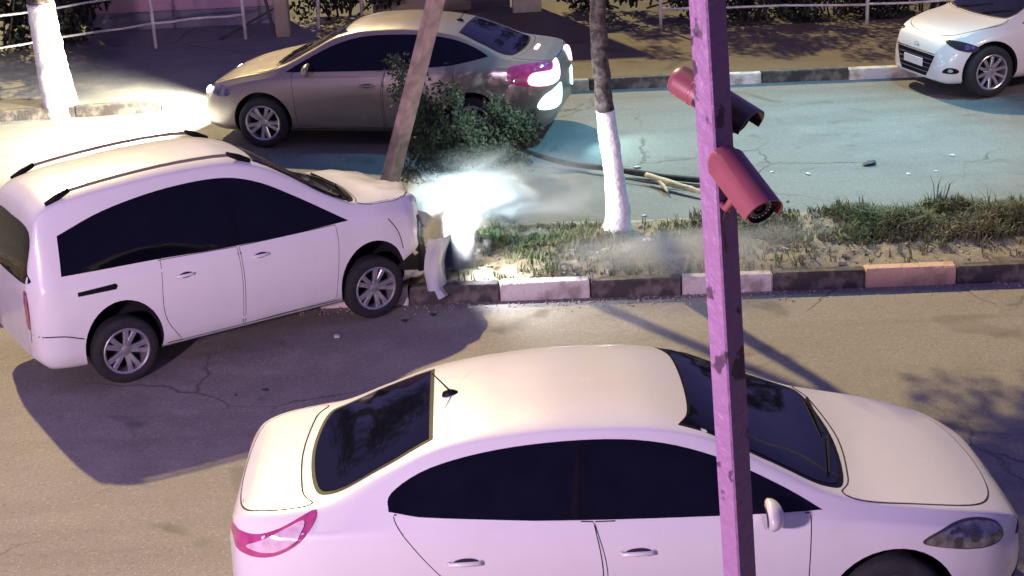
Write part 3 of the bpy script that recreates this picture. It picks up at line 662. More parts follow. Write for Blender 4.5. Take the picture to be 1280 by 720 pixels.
# ------------------------------------------------------------------ ground, roads, kerbs
def asphalt(name, c1, c2, c3, agg=260):
    m, t, b = nodes(name); L = t.links.new
    tc = N(t, 'ShaderNodeTexCoord'); V = tc.outputs['Object']
    def nz(sc, det=6, rg=.55, dist=0):
        n = N(t, 'ShaderNodeTexNoise'); n.inputs['Scale'].default_value = sc; n.inputs['Detail'].default_value = det
        n.inputs['Roughness'].default_value = rg; n.inputs['Distortion'].default_value = dist; L(V, n.inputs['Vector']); return n
    def mr(src, a, b_, c=0, d=1):
        n = N(t, 'ShaderNodeMapRange'); n.inputs[1].default_value = a; n.inputs[2].default_value = b_; n.inputs[3].default_value = c; n.inputs[4].default_value = d
        L(src, n.inputs[0]); return n.outputs[0]
    def mix(f, a, b_, mode='MIX'):
        n = N(t, 'ShaderNodeMix', data_type='RGBA', blend_type=mode)
        if isinstance(f, float): n.inputs[0].default_value = f
        else: L(f, n.inputs[0])
        for k, v in ((6, a), (7, b_)):
            if isinstance(v, tuple): n.inputs[k].default_value = (*v, 1)
            else: L(v, n.inputs[k])
        return n.outputs[2]
    big = mr(nz(.45, 4, .5, .6).outputs['Fac'], .38, .62); mid = mr(nz(2.3, 7, .6, .3).outputs['Fac'], .42, .68)
    mpn = N(t, 'ShaderNodeMapping'); mpn.inputs['Scale'].default_value = (.10, 1.6, 1); L(V, mpn.inputs['Vector'])
    stn = N(t, 'ShaderNodeTexNoise'); stn.inputs['Scale'].default_value = 1.3; stn.inputs['Detail'].default_value = 5; L(mpn.outputs[0], stn.inputs['Vector'])
    streak = mr(stn.outputs['Fac'], .50, .68, 0, .45)
    fine = mr(nz(40, 4, .7).outputs['Fac'], .35, .65)
    base = mix(big, c1, c2); base = mix(mid, base, c3); base = mix(streak, base, tuple(c*.62 for c in c1))
    spk = N(t, 'ShaderNodeTexVoronoi'); spk.inputs['Scale'].default_value = 75; L(V, spk.inputs['Vector'])
    sh = N(t, 'ShaderNodeSeparateXYZ'); L(spk.outputs['Color'], sh.inputs[0]); base = mix(mr(sh.outputs[0], .78, .95, 0, .5), base, tuple(c*.5 for c in c1)); base = mix(mr(sh.outputs[1], .88, .97, 0, .4), base, tuple(min(1, c*1.6) for c in c3))
    base = mix(fine, base, (.5, .5, .5), 'OVERLAY')
    stain = mr(nz(1.1, 3, .45, 1.2).outputs['Fac'], .62, .72); base = mix(stain, base, tuple(c*.55 for c in c1))
    vo = N(t, 'ShaderNodeTexVoronoi', feature='DISTANCE_TO_EDGE'); vo.inputs['Scale'].default_value = .55
    wn = nz(3, 5); ad = N(t, 'ShaderNodeMix', data_type='RGBA', blend_type='ADD'); ad.inputs[0].default_value = .25
    L(V, ad.inputs[6]); L(wn.outputs['Color'], ad.inputs[7]); L(ad.outputs[2], vo.inputs['Vector'])
    crack = mr(vo.outputs['Distance'], .0, .012, 1, 0); gate = mr(nz(.3, 2).outputs['Fac'], .5, .56)
    mu = N(t, 'ShaderNodeMath', operation='MULTIPLY'); L(crack, mu.inputs[0]); L(gate, mu.inputs[1])
    base = mix(mu.outputs[0], base, tuple(c*.35 for c in c1))
    L(base, b.inputs['Base Color'])
    L(mr(mid, 0, 1, .72, .9), b.inputs['Roughness'])
    vg = N(t, 'ShaderNodeTexVoronoi'); vg.inputs['Scale'].default_value = agg; L(V, vg.inputs['Vector'])
    bp = N(t, 'ShaderNodeBump'); bp.inputs['Strength'].default_value = .35; bp.inputs['Distance'].default_value = .01
    L(vg.outputs['Distance'], bp.inputs['Height'])
    b2 = N(t, 'ShaderNodeBump'); b2.inputs['Strength'].default_value = .25; b2.inputs['Distance'].default_value = .04
    L(nz(3.0, 8, .7).outputs['Fac'], b2.inputs['Height']); L(bp.outputs[0], b2.inputs['Normal']); L(b2.outputs[0], b.inputs['Normal'])
    return m
M['asph_near'] = asphalt('worn_pale_asphalt', (.25, .228, .20), (.195, .178, .158), (.285, .26, .228))
M['asph_far'] = asphalt('far_asphalt', (.165, .165, .16), (.13, .13, .13), (.19, .185, .18))
M['paving'] = asphalt('pavement_screed', (.105, .08, .052), (.08, .06, .04), (.13, .10, .066), 180)
M['soil'] = asphalt('median_soil', (.22, .18, .125), (.13, .125, .08), (.30, .25, .19), 90)
M['earth'] = asphalt('rough_earth', (.06, .055, .045), (.04, .045, .03), (.08, .07, .055), 60)

def kerb_y(x, which):
    if which == 'near': return 14.62 - .036*x
    if which == 'mid': return 16.50 - .036*x
    if which == 'far': return 22.84 - .012*x - .0035*(x-0)**2*(1 if abs(x) < 12 else 0) - (.504 if abs(x) >= 12 else 0)
def strip(name, ya, yb, z, m, kind='structure', x0=-40, x1=40, n=160, rows=1, zf=None):
    vs = []; fs = []
    for i in range(n+1):
        x = x0+(x1-x0)*i/n
        for j in range(rows+1):
            y = ya(x)+(yb(x)-ya(x))*j/rows
            vs.append((x, y, z+(zf(x, y) if zf else 0)))
    k = rows+1
    for i in range(n):
        for j in range(rows): fs.append((i*k+j, (i+1)*k+j, (i+1)*k+j+1, i*k+j+1))
    o = mk(name, vs, fs, m, smooth=rows > 1); o['kind'] = kind; return o
mk('ground', [(-900, -900, -.01), (900, -900, -.01), (900, 900, -.01), (-900, 900, -.01)], [(0, 1, 2, 3)], M['earth'])['kind'] = 'structure'
strip('near_road', lambda x: -12, lambda x: kerb_y(x, 'near')+.05, 0, M['asph_near'])
strip('far_road', lambda x: kerb_y(x, 'mid')-.05, lambda x: kerb_y(x, 'far')+.05, 0, M['asph_far'])
strip('pavement', lambda x: kerb_y(x, 'far')+.14, lambda x: 26.0, .145, M['paving'], x0=1.6)
strip('wide_forecourt', lambda x: kerb_y(x, 'far')+.14, lambda x: 28.6, .145, M['paving'], x0=-3.0, x1=1.6, n=40)
strip('left_pavement', lambda x: kerb_y(x, 'far')+.14, lambda x: 28.6, .145, M['asph_far'], x1=-3.0)
def mh(x, y):
    a = kerb_y(x, 'near')+.14; b = kerb_y(x, 'mid'); e = max(0, min(1, (y-a)/.25, (b-y)/.25))
    return e*(.07*noise.noise(Vector((x*1.3, y*1.7, 0)))+.04*noise.noise(Vector((x*5, y*5, 3)))+.02*noise.noise(Vector((x*14, y*14, 5)))+.04)
strip('median_soil', lambda x: kerb_y(x, 'near')+.13, lambda x: kerb_y(x, 'mid')-.10, .15, M['soil'], x0=-14, x1=14, n=900, rows=60, zf=mh)

M['kerb_white'] = mat('worn_white_kerb_paint', (.64, .58, .54), .8, var=.5, scale=5, bump=.8, bscale=30, col2=(.34, .29, .25), lo=.48, hi=.66)
M['kerb_black'] = mat('worn_black_kerb_paint', (.045, .038, .038), .75, scale=7, bump=.5, bscale=35, col2=(.15, .125, .11), lo=.48, hi=.66)
M['kerb_warm_lit'] = mat('warm_lit_white_kerb_paint', (.62, .42, .30), .8, scale=5, bump=.8, bscale=30, col2=(.42, .28, .20), lo=.48, hi=.7)  # white kerb stone with the warm light on it put into its colour
M['kerb_plain'] = mat('bare_concrete_kerb', (.42, .38, .32), .85, var=.4, scale=8, bump=.5, bscale=40)
def stone_mesh(nm, l, wd, h, m, seed):
    r_ = random.Random(seed); g = MB(); g.box((0, 0, 0), (l, wd, h), ch=.012)
    g.v = [(x+r_.uniform(-.004, .004), y+r_.uniform(-.004, .004), z+r_.uniform(-.004, .004)) for x, y, z in g.v]
    o = g.build('kerb_stone', m); me = o.data; bpy.data.objects.remove(o); return me
def kerb(name, which, l, x0, n, colour, wd=.14, h=.30, top=.18, label='', dy=0):
    root = empty(name, (0, 0, 0)); tag(root, label, 'kerb')
    lib = {}
    for k in range(n):
        xa = x0+k*l; xb = xa+l; col = colour(k, xa)
        ya, yb = kerb_y(xa, which)+dy, kerb_y(xb, which)+dy
        key = (col, k % 3)
        if key not in lib: lib[key] = stone_mesh('kerb_stone', l-.012, wd, h, M[col], k)
        o = bpy.data.objects.new('kerb_stone', lib[key]); C.objects.link(o); o.parent = root
        o.location = ((xa+xb)/2+rnd.uniform(-.002, .002), (ya+yb)/2+wd/2+rnd.uniform(-.008, .008), top-h/2+rnd.uniform(-.008, .006))
        o.rotation_euler = (R(rnd.uniform(-1.2, 1.2)), R(rnd.uniform(-.4, .4)), math.atan2(yb-ya, l)+R(rnd.uniform(-.5, .5)))
    return root
kerb('near_kerb', 'near', .865, -.12-.865*12, 26, lambda k, x: 'kerb_warm_lit' if k == 16 else 'kerb_white' if k % 2 == 0 else 'kerb_black', label='kerb of long stones painted by turns white and black along the front of the grassy median')
kerb('median_back_kerb', 'mid', 1.0, -12, 24, lambda k, x: 'kerb_plain', wd=.12, top=.15, label='pale low kerb along the back of the grassy median', dy=-.1)
kerb('far_kerb', 'far', 1.22, 3.69-1.22*14, 24, lambda k, x: 'kerb_black' if (k % 2 == 0 or x < -6.6) else ('kerb_white' if x > 1 else 'kerb_plain'), top=.16, label='black and white kerb at the far side of the road in front of the tan pavement')

# ------------------------------------------------------------------ plants
M['grass'] = mat('grass_blade', (.055, .10, .028), .65, scale=1.2, col2=(.12, .11, .05))
M['leaf_dark'] = mat('dark_leaf', (.020, .036, .018), .7, scale=9, col2=(.045, .065, .03))
M['leaf_hedge'] = mat('hedge_leaf', (.008, .011, .008), .6, scale=6, col2=(.016, .02, .013))
M['leaf_dry'] = mat('dry_leaf', (.15, .11, .05), .7, var=.5, scale=8)
M['bark'] = mat('tree_bark', (.13, .10, .085), .9, scale=16, bump=1.0, bscale=22, col2=(.04, .03, .03), lo=.42, hi=.6)
M['limewash'] = mat('limewashed_bark', (.80, .78, .76), .85, scale=9, bump=.8, bscale=20, col2=(.60, .56, .55), lo=.5, hi=.8)
M['branch'] = mat('thin_branch_bark', (.055, .05, .042), .85, var=.5, scale=14, bump=.5)
M['wood_raw'] = mat('split_raw_wood', (.58, .48, .30), .75, var=.35, scale=20, bump=.5)

def soil_z(x, y): return .15+mh(x, y)
def grass():
    r_ = random.Random(3); vs = []; fs = []
    def dens(x, y):
        a = kerb_y(x, 'near')+.16; b = kerb_y(x, 'mid')-.05; t = (y-a)/(b-a)
        if not 0 < t < .93: return 0
        n1 = noise.noise(Vector((x*1.1, y*1.5, 9)))
        d = .05+.35*max(0, n1)
        if x > 3.0: d = max(.02, 1.5*min(1, (x-3.0)/.8)*max(0, min(1, (t-.30)/.15))*(.9+n1*.8))
        elif x > 1.9: d = max(d, .55*max(0, min(1, (t-.2)/.3))*(1+n1*1.6))
        elif x > .9: d = max(d, .6*(1-abs(t-.35)*1.8)*(1+n1*2))
        else: d = max(d, .16*(1+n1*2.5))
        return d
    n = 0
    while n < 9500:
        x = r_.uniform(-7, 7.5); y = r_.uniform(13.9, 17.0)
        if r_.random() > dens(x, y): continue
        n += 1
        z = soil_z(x, y)-.01; h = r_.uniform(.035, .12)*(.7+1.1*max(0, noise.noise(Vector((x*2.2, y*2.2, 2)))+.2))*(1.5 if x > 3.4 else 1)*(2.0 if r_.random() < .03 else 1)
        for k in range(4):
            a = r_.uniform(0, 6.283); l = r_.uniform(.25, 1.0); bx, by = x+r_.uniform(-.03, .03), y+r_.uniform(-.03, .03)
            wx, wy = math.cos(a+1.57)*.006, math.sin(a+1.57)*.006
            tx, ty = bx+math.cos(a)*h*l, by+math.sin(a)*h*l
            mxp, myp = bx+math.cos(a)*h*l*.35, by+math.sin(a)*h*l*.35
            i = len(vs)
            vs += [(bx-wx, by-wy, z), (bx+wx, by+wy, z), (mxp+wx*.8, myp+wy*.8, z+h*.65), (mxp-wx*.8, myp-wy*.8, z+h*.65), (tx, ty, z+h*(1-.3*l))]
            fs += [(i, i+1, i+2, i+3), (i+3, i+2, i+4)]
    tag(mk('grass', vs, fs, M['grass']), 'green grass and weeds growing on the median behind the kerb', 'grass', kind='stuff')
grass()
def litter():
    r_ = random.Random(5); g = MB()
    for i in range(1500):
        x = r_.uniform(-6, 7); y = r_.uniform(kerb_y(x, 'near')+.15, kerb_y(x, 'mid')-.05); s_ = r_.uniform(.006, .022)
        if r_.random() < .06: s_ *= 2.2
        g.box((x, y, soil_z(x, y)+s_*.2), (s_*r_.uniform(.7, 1.8), s_*r_.uniform(.7, 1.5), s_), Matrix.Rotation(r_.uniform(0, 3), 4, 'Z')@Matrix.Rotation(r_.uniform(-.4, .4), 4, 'X'))
    for i in range(900):
        x = r_.uniform(-6, 7); y = kerb_y(x, 'near')-abs(r_.gauss(0, .10))-.01; s_ = r_.uniform(.004, .014)
        g.box((x, y, s_*.4), (s_*r_.uniform(.7, 1.8), s_*r_.uniform(.7, 1.5), s_), Matrix.Rotation(r_.uniform(0, 3), 4, 'Z'))
    tag(g.build('stone_litter', M['kerb_plain']), 'small stones and grit scattered over the median and in the gutter', 'stones', kind='stuff')
litter()
def leafcloud(pts_fn, n, size, seed, curl=.3):
    """many small folded leaves"""
    r_ = random.Random(seed); vs = []; fs = []
    for k in range(n):
        p = pts_fn(r_)
        if p is None: continue
        a = Vector((r_.gauss(0, 1), r_.gauss(0, 1), r_.gauss(0, .6))).normalized(); u = a.orthogonal().normalized(); u = Matrix.Rotation(r_.uniform(0, 6.28), 3, a) @ u
        v = a.cross(u); s_ = size*r_.uniform(.6, 1.3); i = len(vs)
        vs += [p, p+u*s_*.5+v*s_*.28+a*s_*.1, p+u*s_*1.1, p+u*s_*.5-v*s_*.28+a*s_*.1]
        fs += [(i, i+1, i+2), (i, i+2, i+3)]
    return vs, fs
def clumps(centres, rad):
    def f(r_):
        c, s_ = r_.choice(centres); d = Vector((r_.gauss(0, 1), r_.gauss(0, 1), r_.gauss(0, 1))).normalized()*rad*s_*(r_.random()**.45)
        q = c+d
        return q if q.z > .02 else None
    return f
# standing tree on the median: pale lime wash below, dark flaking bark above, crown out of the picture
tree = empty('median_tree', (1.11, 16.02, .12)); tag(tree, 'slim tree on the median with limewashed lower trunk and dark flaking bark above', 'tree')
def wob(z, s_): return Vector((.03*math.sin(z*2.1+s_), .03*math.sin(z*1.7+s_*2), 0))
tp = []
for i in range(26):
    z = -.1+i*.18
    tp.append(Vector((-.125*z/2.5*1.0, .02*z, z))+wob(z, 1)*(1 if z > .2 else .4))
rad = [max(.055, .155-.10*min(1, (i*.18)/.9)+.0*i)+(.012 if 9 > i > 4 else 0)+.004*math.sin(i*2.3) for i in range(26)]
rad = [.172, .150, .128, .112, .104, .100, .098, .097, .094, .090] + [.088-.0012*k for k in range(16)]
def rough_tube(pts, rad, n, amp, seed, sub=4):
    P = [Vector(p) for p in catmull([tuple(p) for p in pts], sub)]; rr_ = np.interp(np.linspace(0, 1, len(P)), np.linspace(0, 1, len(rad)), rad)
    g = MB(); g.tube(P, list(rr_), n)
    out = []
    for i, v in enumerate(g.v):
        v = Vector(v); c = P[min(i//n, len(P)-1)]; d = v-c; k = 1+amp*(noise.noise(v*9+Vector((seed, 0, 0)))+.5*noise.noise(v*24+Vector((seed, 5, 0))))
        out.append(c+d*k)
    g.v = [tuple(v) for v in out]; return g
lw = rough_tube(tp[:9], rad[:9], 20, .12, 1).build('limewashed_trunk', M['limewash'], tree, True)
up = rough_tube(tp[8:], rad[8:], 20, .20, 2).build('trunk', M['bark'], tree, True); up.scale = (.985, .985, 1)
cc = []
top = tp[-1]
for k, (dx, dy, dz) in enumerate(((1.5, .9, .5), (2.5, 1.1, .2), (.4, 1.1, 1.2), (-.8, .3, 1.0), (2.6, .2, .9), (1.6, 1.9, .4), (3.2, -.3, .9), (3.4, 1.0, .8), (2.2, -1.2, 1.0), (3.6, -1.8, 1.2), (3.0, -2.8, 1.3))):
    e = top+Vector((dx, dy, dz)); mid = top+Vector((dx*.45, dy*.45, dz*.6+.1))
    rough_tube([top-Vector((0, 0, .2+.1*k)), mid, e], [.045, .03, .012], 8, .15, k).build('limb', M['bark'], tree, True)
    for q in (mid, e, (mid+e)/2): cc.append((q+Vector((rnd.uniform(-.3, .3), rnd.uniform(-.3, .3), rnd.uniform(-.1, .3))), rnd.uniform(.7, 1.15)))
vs, fs = leafcloud(clumps(cc, .60), 12000, .12, 11); mk('crown', vs, fs, M['leaf_dark'], tree)
# limewashed tree at the far pavement
t2 = empty('pavement_tree', (-6.30, 22.98, .10)); tag(t2, 'thick trunk limewashed bright white at the left edge of the far pavement', 'tree')
tp2 = [Vector((-.10*z/1.6, .0, z))+wob(z, 4)*.6 for z in [i*.18-.1 for i in range(24)]]
r2 = [.27, .25, .235, .225, .215, .208, .202, .198, .195, .19, .188]+[.15-.002*k for k in range(13)]
rough_tube(tp2[:10], r2[:10], 22, .08, 3).build('limewashed_trunk', M['limewash'], t2, True)
rough_tube(tp2[9:], r2[10:], 20, .18, 4).build('trunk', M['bark'], t2, True)
cc = []
top = tp2[-1]
for k, (dx, dy, dz) in enumerate(((1.2, .9, .8), (-1.1, .6, .9), (.1, 1.4, 1.1), (-.4, -.9, 1.2), (1.0, -.5, 1.3))):
    e = top+Vector((dx, dy, dz)); mid = top+Vector((dx*.5, dy*.5, dz*.6))
    rough_tube([top-Vector((0, 0, .3)), mid, e], [.07, .05, .02], 8, .15, k).build('limb', M['bark'], t2, True)
    for q in (mid, e): cc.append((q, rnd.uniform(.8, 1.2)))
vs, fs = leafcloud(clumps(cc, .8), 3600, .12, 12); mk('crown', vs, fs, M['leaf_dark'], t2)
# knocked-down tree: leafy head in the road behind the carrier, thin stem running right
fb = empty('fallen_tree', (0, 0, 0)); tag(fb, 'knocked down leafy tree on the far road, thin stem reaching behind the median tree', 'fallen tree')
stem = [(-.75, 18.6, .55), (-.35, 18.85, .42), (.05, 19.15, .32), (.30, 19.2, .16), (.75, 18.95, .07), (1.25, 18.6, .08), (1.8, 18.3, .05), (2.5, 17.9, .06)]
rough_tube(stem, [.012, .02, .028, .032, .034, .036, .036, .034], 9, .2, 6).build('stem', M['branch'], fb, True)
st2 = [(.35, 19.15, .17), (.15, 18.9, .25), (-.1, 18.6, .22)]
rough_tube([(1.3, 18.35, .05), (1.8, 18.0, .04), (2.4, 17.75, .05)], [.008, .014, .012], 7, .2, 8).build('twig', M['branch'], fb, True)
cc = []; r_ = random.Random(21)
for k in range(40):
    t = r_.random(); c0 = Vector((-1.25+1.50*t, 18.45+.35*t+r_.uniform(-.35, .25), 0))
    hgt = (1.45-.85*t)*r_.uniform(.1, 1.0)+.10
    e = c0+Vector((r_.uniform(-.15, .15), 0, hgt)); root_ = Vector(stem[min(4, int(t*4))])
    root_ = Vector((-.75+1.0*t, 18.6+.5*t, .5-.3*t))
    rough_tube([root_, (root_+e)/2+Vector((0, 0, .06)), e], [.014, .009, .004], 5, .1, k, 3).build('twig', M['branch'], fb, True)
    cc.append((e, r_.uniform(.6, 1.25)))
    cc.append(((e+root_)/2, r_.uniform(.5, 1)))
vs, fs = leafcloud(clumps(cc, .20), 9500, .056, 13); mk('foliage', vs, fs, M['leaf_dark'], fb)
# split pale branch piece
br = empty('split_branch', (1.95, 17.75, .03)); tag(br, 'forked piece of raw pale wood lying on the road right of the limewashed tree', 'branch')
rough_tube([(-.33, .45, .08), (-.1, .15, .06), (.12, -.10, .05), (.28, -.28, .03)], [.030, .04, .038, .016], 8, .3, 1).build('limb', M['wood_raw'], br, True)
rough_tube([(-.22, .32, .06), (-.16, .10, .03), (-.14, -.08, .02)], [.026, .022, .010], 8, .3, 2).build('limb', M['wood_raw'], br, True)

# leaning concrete post with the lit left edge
def beam(name, a, b, wa, wb, m, label, cat, rot=0, ch=.01, parent=None, twist=0):
    a = Vector(a); b = Vector(b); t = (b-a).normalized(); s_ = t.cross(Vector((0, 1, 0))).normalized(); q = t.cross(s_)
    s2 = s_*math.cos(rot)+q*math.sin(rot); q2 = -s_*math.sin(rot)+q*math.cos(rot)
    vs = []
    for p, w_ in ((a, wa), (b, wb)):
        wx, wy = w_ if isinstance(w_, tuple) else (w_, w_)
        c = ch
        for sx, sy in ((1, -1), (1, 1), (-1, 1), (-1, -1)):
            # chamfered corner: two points
            A = p+s2*(sx*wx/2)+q2*(sy*(wy/2-c)); B = p+s2*(sx*(wx/2-c))+q2*(sy*wy/2)
            vs += [A, B] if sx*sy > 0 else [B, A]
    n = 8
    # order ring by angle
    ang = []
    for i in range(8):
        d = vs[i]-a; ang.append((math.atan2(d.dot(q2), d.dot(s2)), i))
    od = [i for _, i in sorted(ang)]
    ring = [vs[i] for i in od]+[vs[i+8] for i in od]
    fs = [(i, (i+1) % 8, 8+(i+1) % 8, 8+i) for i in range(8)]+[tuple(range(8))[::-1], tuple(range(8, 16))]
    o = mk(name, ring, fs, m, parent)
    bm = bmesh.new(); bm.from_mesh(o.data); bmesh.ops.recalc_face_normals(bm, faces=bm.faces[:]); bm.to_mesh(o.data); bm.free()
    if label: tag(o, label, cat)
    return o
M['post_wood'] = mat('weathered_pole_wood', (.50, .36, .29), .8, var=.4, scale=8, bump=.6, bscale=18)
lp = beam('leaning_pole', (-1.52, 17.6, -.3), (.55, 17.75, 6.1), .165, .135, M['post_wood'], 'leaning square pole standing behind the bonnet of the crashed people carrier', 'pole', rot=R(32), ch=.012)

# ------------------------------------------------------------------ camera pole with its two bullet cameras
M['pole_paint'] = mat('flaking_pole_paint', (.21, .11, .21), .5, metal=.1, scale=9, bump=.5, bscale=25, col2=(.05, .022, .05), lo=.60, hi=.63)
M['cam_body'] = mat('camera_housing', (.20, .05, .065), .42, var=.2, scale=10, coat=.3)
M['cam_dark'] = mat('camera_front', (.02, .015, .02), .25, var=.2, coat=.6)
P0 = Vector((.800, 4.3, 0)); Pt = Vector((.530, 4.3, 5.2)); P0 = Vector((.552+ (4.773)*(.0506), 4.3, 0.0))
pd_ = (Pt-P0)
pole = empty('camera_pole', P0); tag(pole, 'square steel pole with flaking purple paint standing in front of the nearest car', 'pole')
beam('post', P0-P0, Pt-P0, .073, .073, M['pole_paint'], None, None, rot=R(-54), ch=.005, parent=pole)
g = MB(); g.box((0, 0, .006), (.22, .22, .012), ch=.003); g.build('base_plate', M['pole_paint'], pole)
g = MB()
for sx in (-1, 1):
    for sy in (-1, 1): g.lathe([(0, .03), (.012, .03), (.014, .012)], 6, 'z', (sx*.085, sy*.085, 0))
g.build('base_bolts', M['alloy'], pole)
def bullet(name, a, b, rad, label, hood, roll=0, hood_m=None):
    a = Vector(a); b = Vector(b); ax = (b-a).normalized(); L_ = (b-a).length
    root = empty(name, a); tag(root, label, 'camera')
    q = ax.to_track_quat('X', 'Z').to_matrix().to_4x4()
    g = MB(); g.lathe([(0, 0), (rad*.80, 0), (rad*.95, .008), (rad, .02), (rad, L_-.012), (rad*.97, L_-.004), (rad*.90, L_-.002)], 36, 'x', M=q)
    g.lathe([(rad*1.005, L_*.30), (rad*1.03, L_*.30+.002), (rad*1.03, L_*.30+.006), (rad*1.005, L_*.30+.008)], 36, 'x', M=q)
    o = g.build('housing', M['cam_body'], root); smooth_by_angle(o, 35)
    g = MB(); g.lathe([(rad*.90, L_-.003), (rad*.88, L_-.014), (rad*.42, L_-.012), (rad*.40, L_-.02), (0, L_-.02)], 36, 'x', M=q); fr = g.build('front_glass', M['cam_dark'], root); smooth_by_angle(fr, 35)
    g = MB()
    for k in range(18):
        t = 6.283*k/18; c = q @ Vector((L_-.0125, rad*.66*math.cos(t), rad*.66*math.sin(t)))
        g.lathe([(0, .003), (rad*.07, .002), (rad*.08, 0)], 8, 'x', c, M=q)
    g.build('infrared_leds', M['chrome'], fr)
    g = MB(); g.lathe([(0, L_-.010), (rad*.2, L_-.012), (rad*.30, L_-.016)], 24, 'x', M=q); g.build('lens', M['glass_dark'], fr, True)
    # sun hood: a part cylinder with thickness
    vs = []; fs = []; n = 22; x0h, x1h = hood
    for i in range(n+1):
        t = R(-20)+R(220)*i/n
        for (x, r2_) in ((x0h*L_, rad*1.10), (x1h*L_, rad*1.10), (x1h*L_, rad*1.17), (x0h*L_, rad*1.17)):
            xx = x+(0.0 if x < .5*L_ else .18*rad*math.sin(t))
            vs.append(q @ Vector((xx, r2_*math.cos(t), r2_*math.sin(t))))
    for i in range(n):
        for j in range(4): fs.append((i*4+j, i*4+(j+1) % 4, (i+1)*4+(j+1) % 4, (i+1)*4+j))
    fs += [(0, 1, 2, 3), (n*4+3, n*4+2, n*4+1, n*4)]
    h = mk('sun_hood', vs, fs, hood_m or M['cam_body'], root); smooth_by_angle(h, 35)
    bm = bmesh.new(); bm.from_mesh(h.data); bmesh.ops.recalc_face_normals(bm, faces=bm.faces[:]); bm.to_mesh(h.data); bm.free()
    return root
def bracket(root, pts, r_=.012):
    MB().tube([Vector(p)-root.location for p in pts], [r_*1.3, r_, r_*1.2], 10).build('bracket', M['cam_body'], root, True)
    g = MB(); g.box(Vector(pts[0])-root.location, (.05, .02, .06), ch=.004); g.build('mounting_plate', M['cam_body'], root)
c1 = bullet('bullet_camera', (.577, 4.24, 4.362), (.660, 4.05, 4.262), .046, 'lower reddish bullet camera on the pole, its lens pointing down to the right', (.15, 1.04))
def cable(root, pts):
    MB().tube([Vector(p)-root.location for p in catmull(pts, 6)], .0045, 6).build('cable', M['cam_dark'], root, True)
cable(c1, [(.590, 4.22, 4.33), (.60, 4.24, 4.24), (.585, 4.26, 4.16), (.60, 4.262, 4.08)]); 
bracket(c1, [(.585, 4.275, 4.22), (.59, 4.22, 4.22), (.615, 4.16, 4.29)], .010)
c2 = bullet('bullet_camera', (.490, 4.52, 4.515), (.655, 4.36, 4.425), .044, 'upper bullet camera behind the pole, its dark front sticking out to the right', (.42, 1.12), hood_m=M['cam_dark'])
bracket(c2, [(.572, 4.33, 4.42), (.575, 4.38, 4.43), (.57, 4.43, 4.47)], .010)

# ------------------------------------------------------------------ rail fences
M['rail'] = mat('chalky_rail_paint', (.66, .62, .62), .6, var=.35, scale=6, bump=.2)
def fence(name, pts, label, hs=(.42, .90), hp=.95, r_=.019, skip_top=None):
    root = empty(name, pts[0]); tag(root, label, 'fence'); o0 = Vector(pts[0])
    for p in pts:
        MB().tube([Vector(p)-o0-Vector((0, 0, .05)), Vector(p)-o0+Vector((0, 0, hp))], .028, 10).build('post', M['rail'], root, True)
    for a, b in zip(pts, pts[1:]):
        for h in hs:
            n = 5; P = [Vector(a).lerp(Vector(b), i/n)-o0+Vector((0, 0, h+.012*math.sin(i*1.7+h*9))) for i in range(n+1)]
            MB().tube(P, r_, 8).build('rail', M['rail'], root, True)
fence('rail_fence', [(-9.6, 23.9, .14), (-7.9, 25.15, .14), (-5.62, 26.62, .14), (-4.2, 27.0, .14)], 'white two rail fence at the left end of the far pavement behind the white trunk')
fence('rail_fence', [(2.6, 26.12, .14), (5.82, 25.67, .14), (9.0, 25.62, .14), (12.2, 25.6, .14)], 'white rail fence along the far pavement in front of the dark hedge, above the hatchback', hs=(.33, .85))
for p, l, tx in (((-3.04, 27.5, .14), 1.4, 'pale thin upright post, the left one of two behind the roof of the silver saloon'), ((-2.38, 28.5, .14), 1.4, 'pale thin upright post, the right one of two behind the roof of the silver saloon')):
    g = MB(); g.tube([(0, 0, -.05), (.08 if l else 0, 0, l)], .03, 10); tag(g.build('thin_post', M['rail'], None, True, p), tx, 'post')

# ------------------------------------------------------------------ background
M['pink_wall'] = mat('pink_render', (.50, .30, .36), .85, scale=1.6, bump=.3, bscale=12, col2=(.40, .28, .34))
M['plinth'] = mat('grey_plinth', (.22, .21, .26), .85, var=.3, scale=3, bump=.3)
M['cream'] = mat('cream_render', (.60, .56, .40), .8, var=.25, scale=5, bump=.3)
M['steel_dark'] = mat('dark_brace_steel', (.03, .02, .03), .5, var=.3)
M['beige_wall'] = mat('beige_render', (.32, .26, .20), .85, var=.3, scale=2, bump=.3)
hs = empty('pink_house_wall', (-5.4, 28.3, .14)); tag(hs, 'pink rendered house wall on a grey plinth behind the left rail fence', 'house')
MB().box((0, .15, 2.35), (3.3, .30, 4.1), ch=.01).build('wall', M['pink_wall'], hs)
MB().box((0, .14, .15), (3.36, .36, .30), ch=.01).build('plinth', M['plinth'], hs)
MB().box((1.67, .10, .9), (.10, .42, 1.8), ch=.01).build('corner_pier', M['beige_wall'], hs)
w_ = MB().box((-.6, -.02, 1.9), (1.0, .06, .9), ch=.01).build('window', M['glass_dark'], hs)
g = MB()
for (c_, d_) in (((-.6, -.04, 1.42), (1.12, .10, .07)), ((-.6, -.04, 2.38), (1.12, .10, .07)), ((-1.12, -.04, 1.9), (.07, .10, .9)), ((-.08, -.04, 1.9), (.07, .10, .9)), ((-.6, -.04, 1.9), (.04, .08, .9))): g.box(c_, d_)
g.build('window_frame', M['rail'], w_)
tag(MB().box((0, 0, 1.1), (.24, .24, 2.2), ch=.015).build('gate_pier', M['beige_wall'], None, False, (-3.58, 27.1, .14)), 'beige square pier beside the dark brace', 'pier')
brc = empty('steel_brace', (-3.7, 27.0, .14)); tag(brc, 'dark steel brace of an upright and a slanting strut beside the pink wall', 'brace')
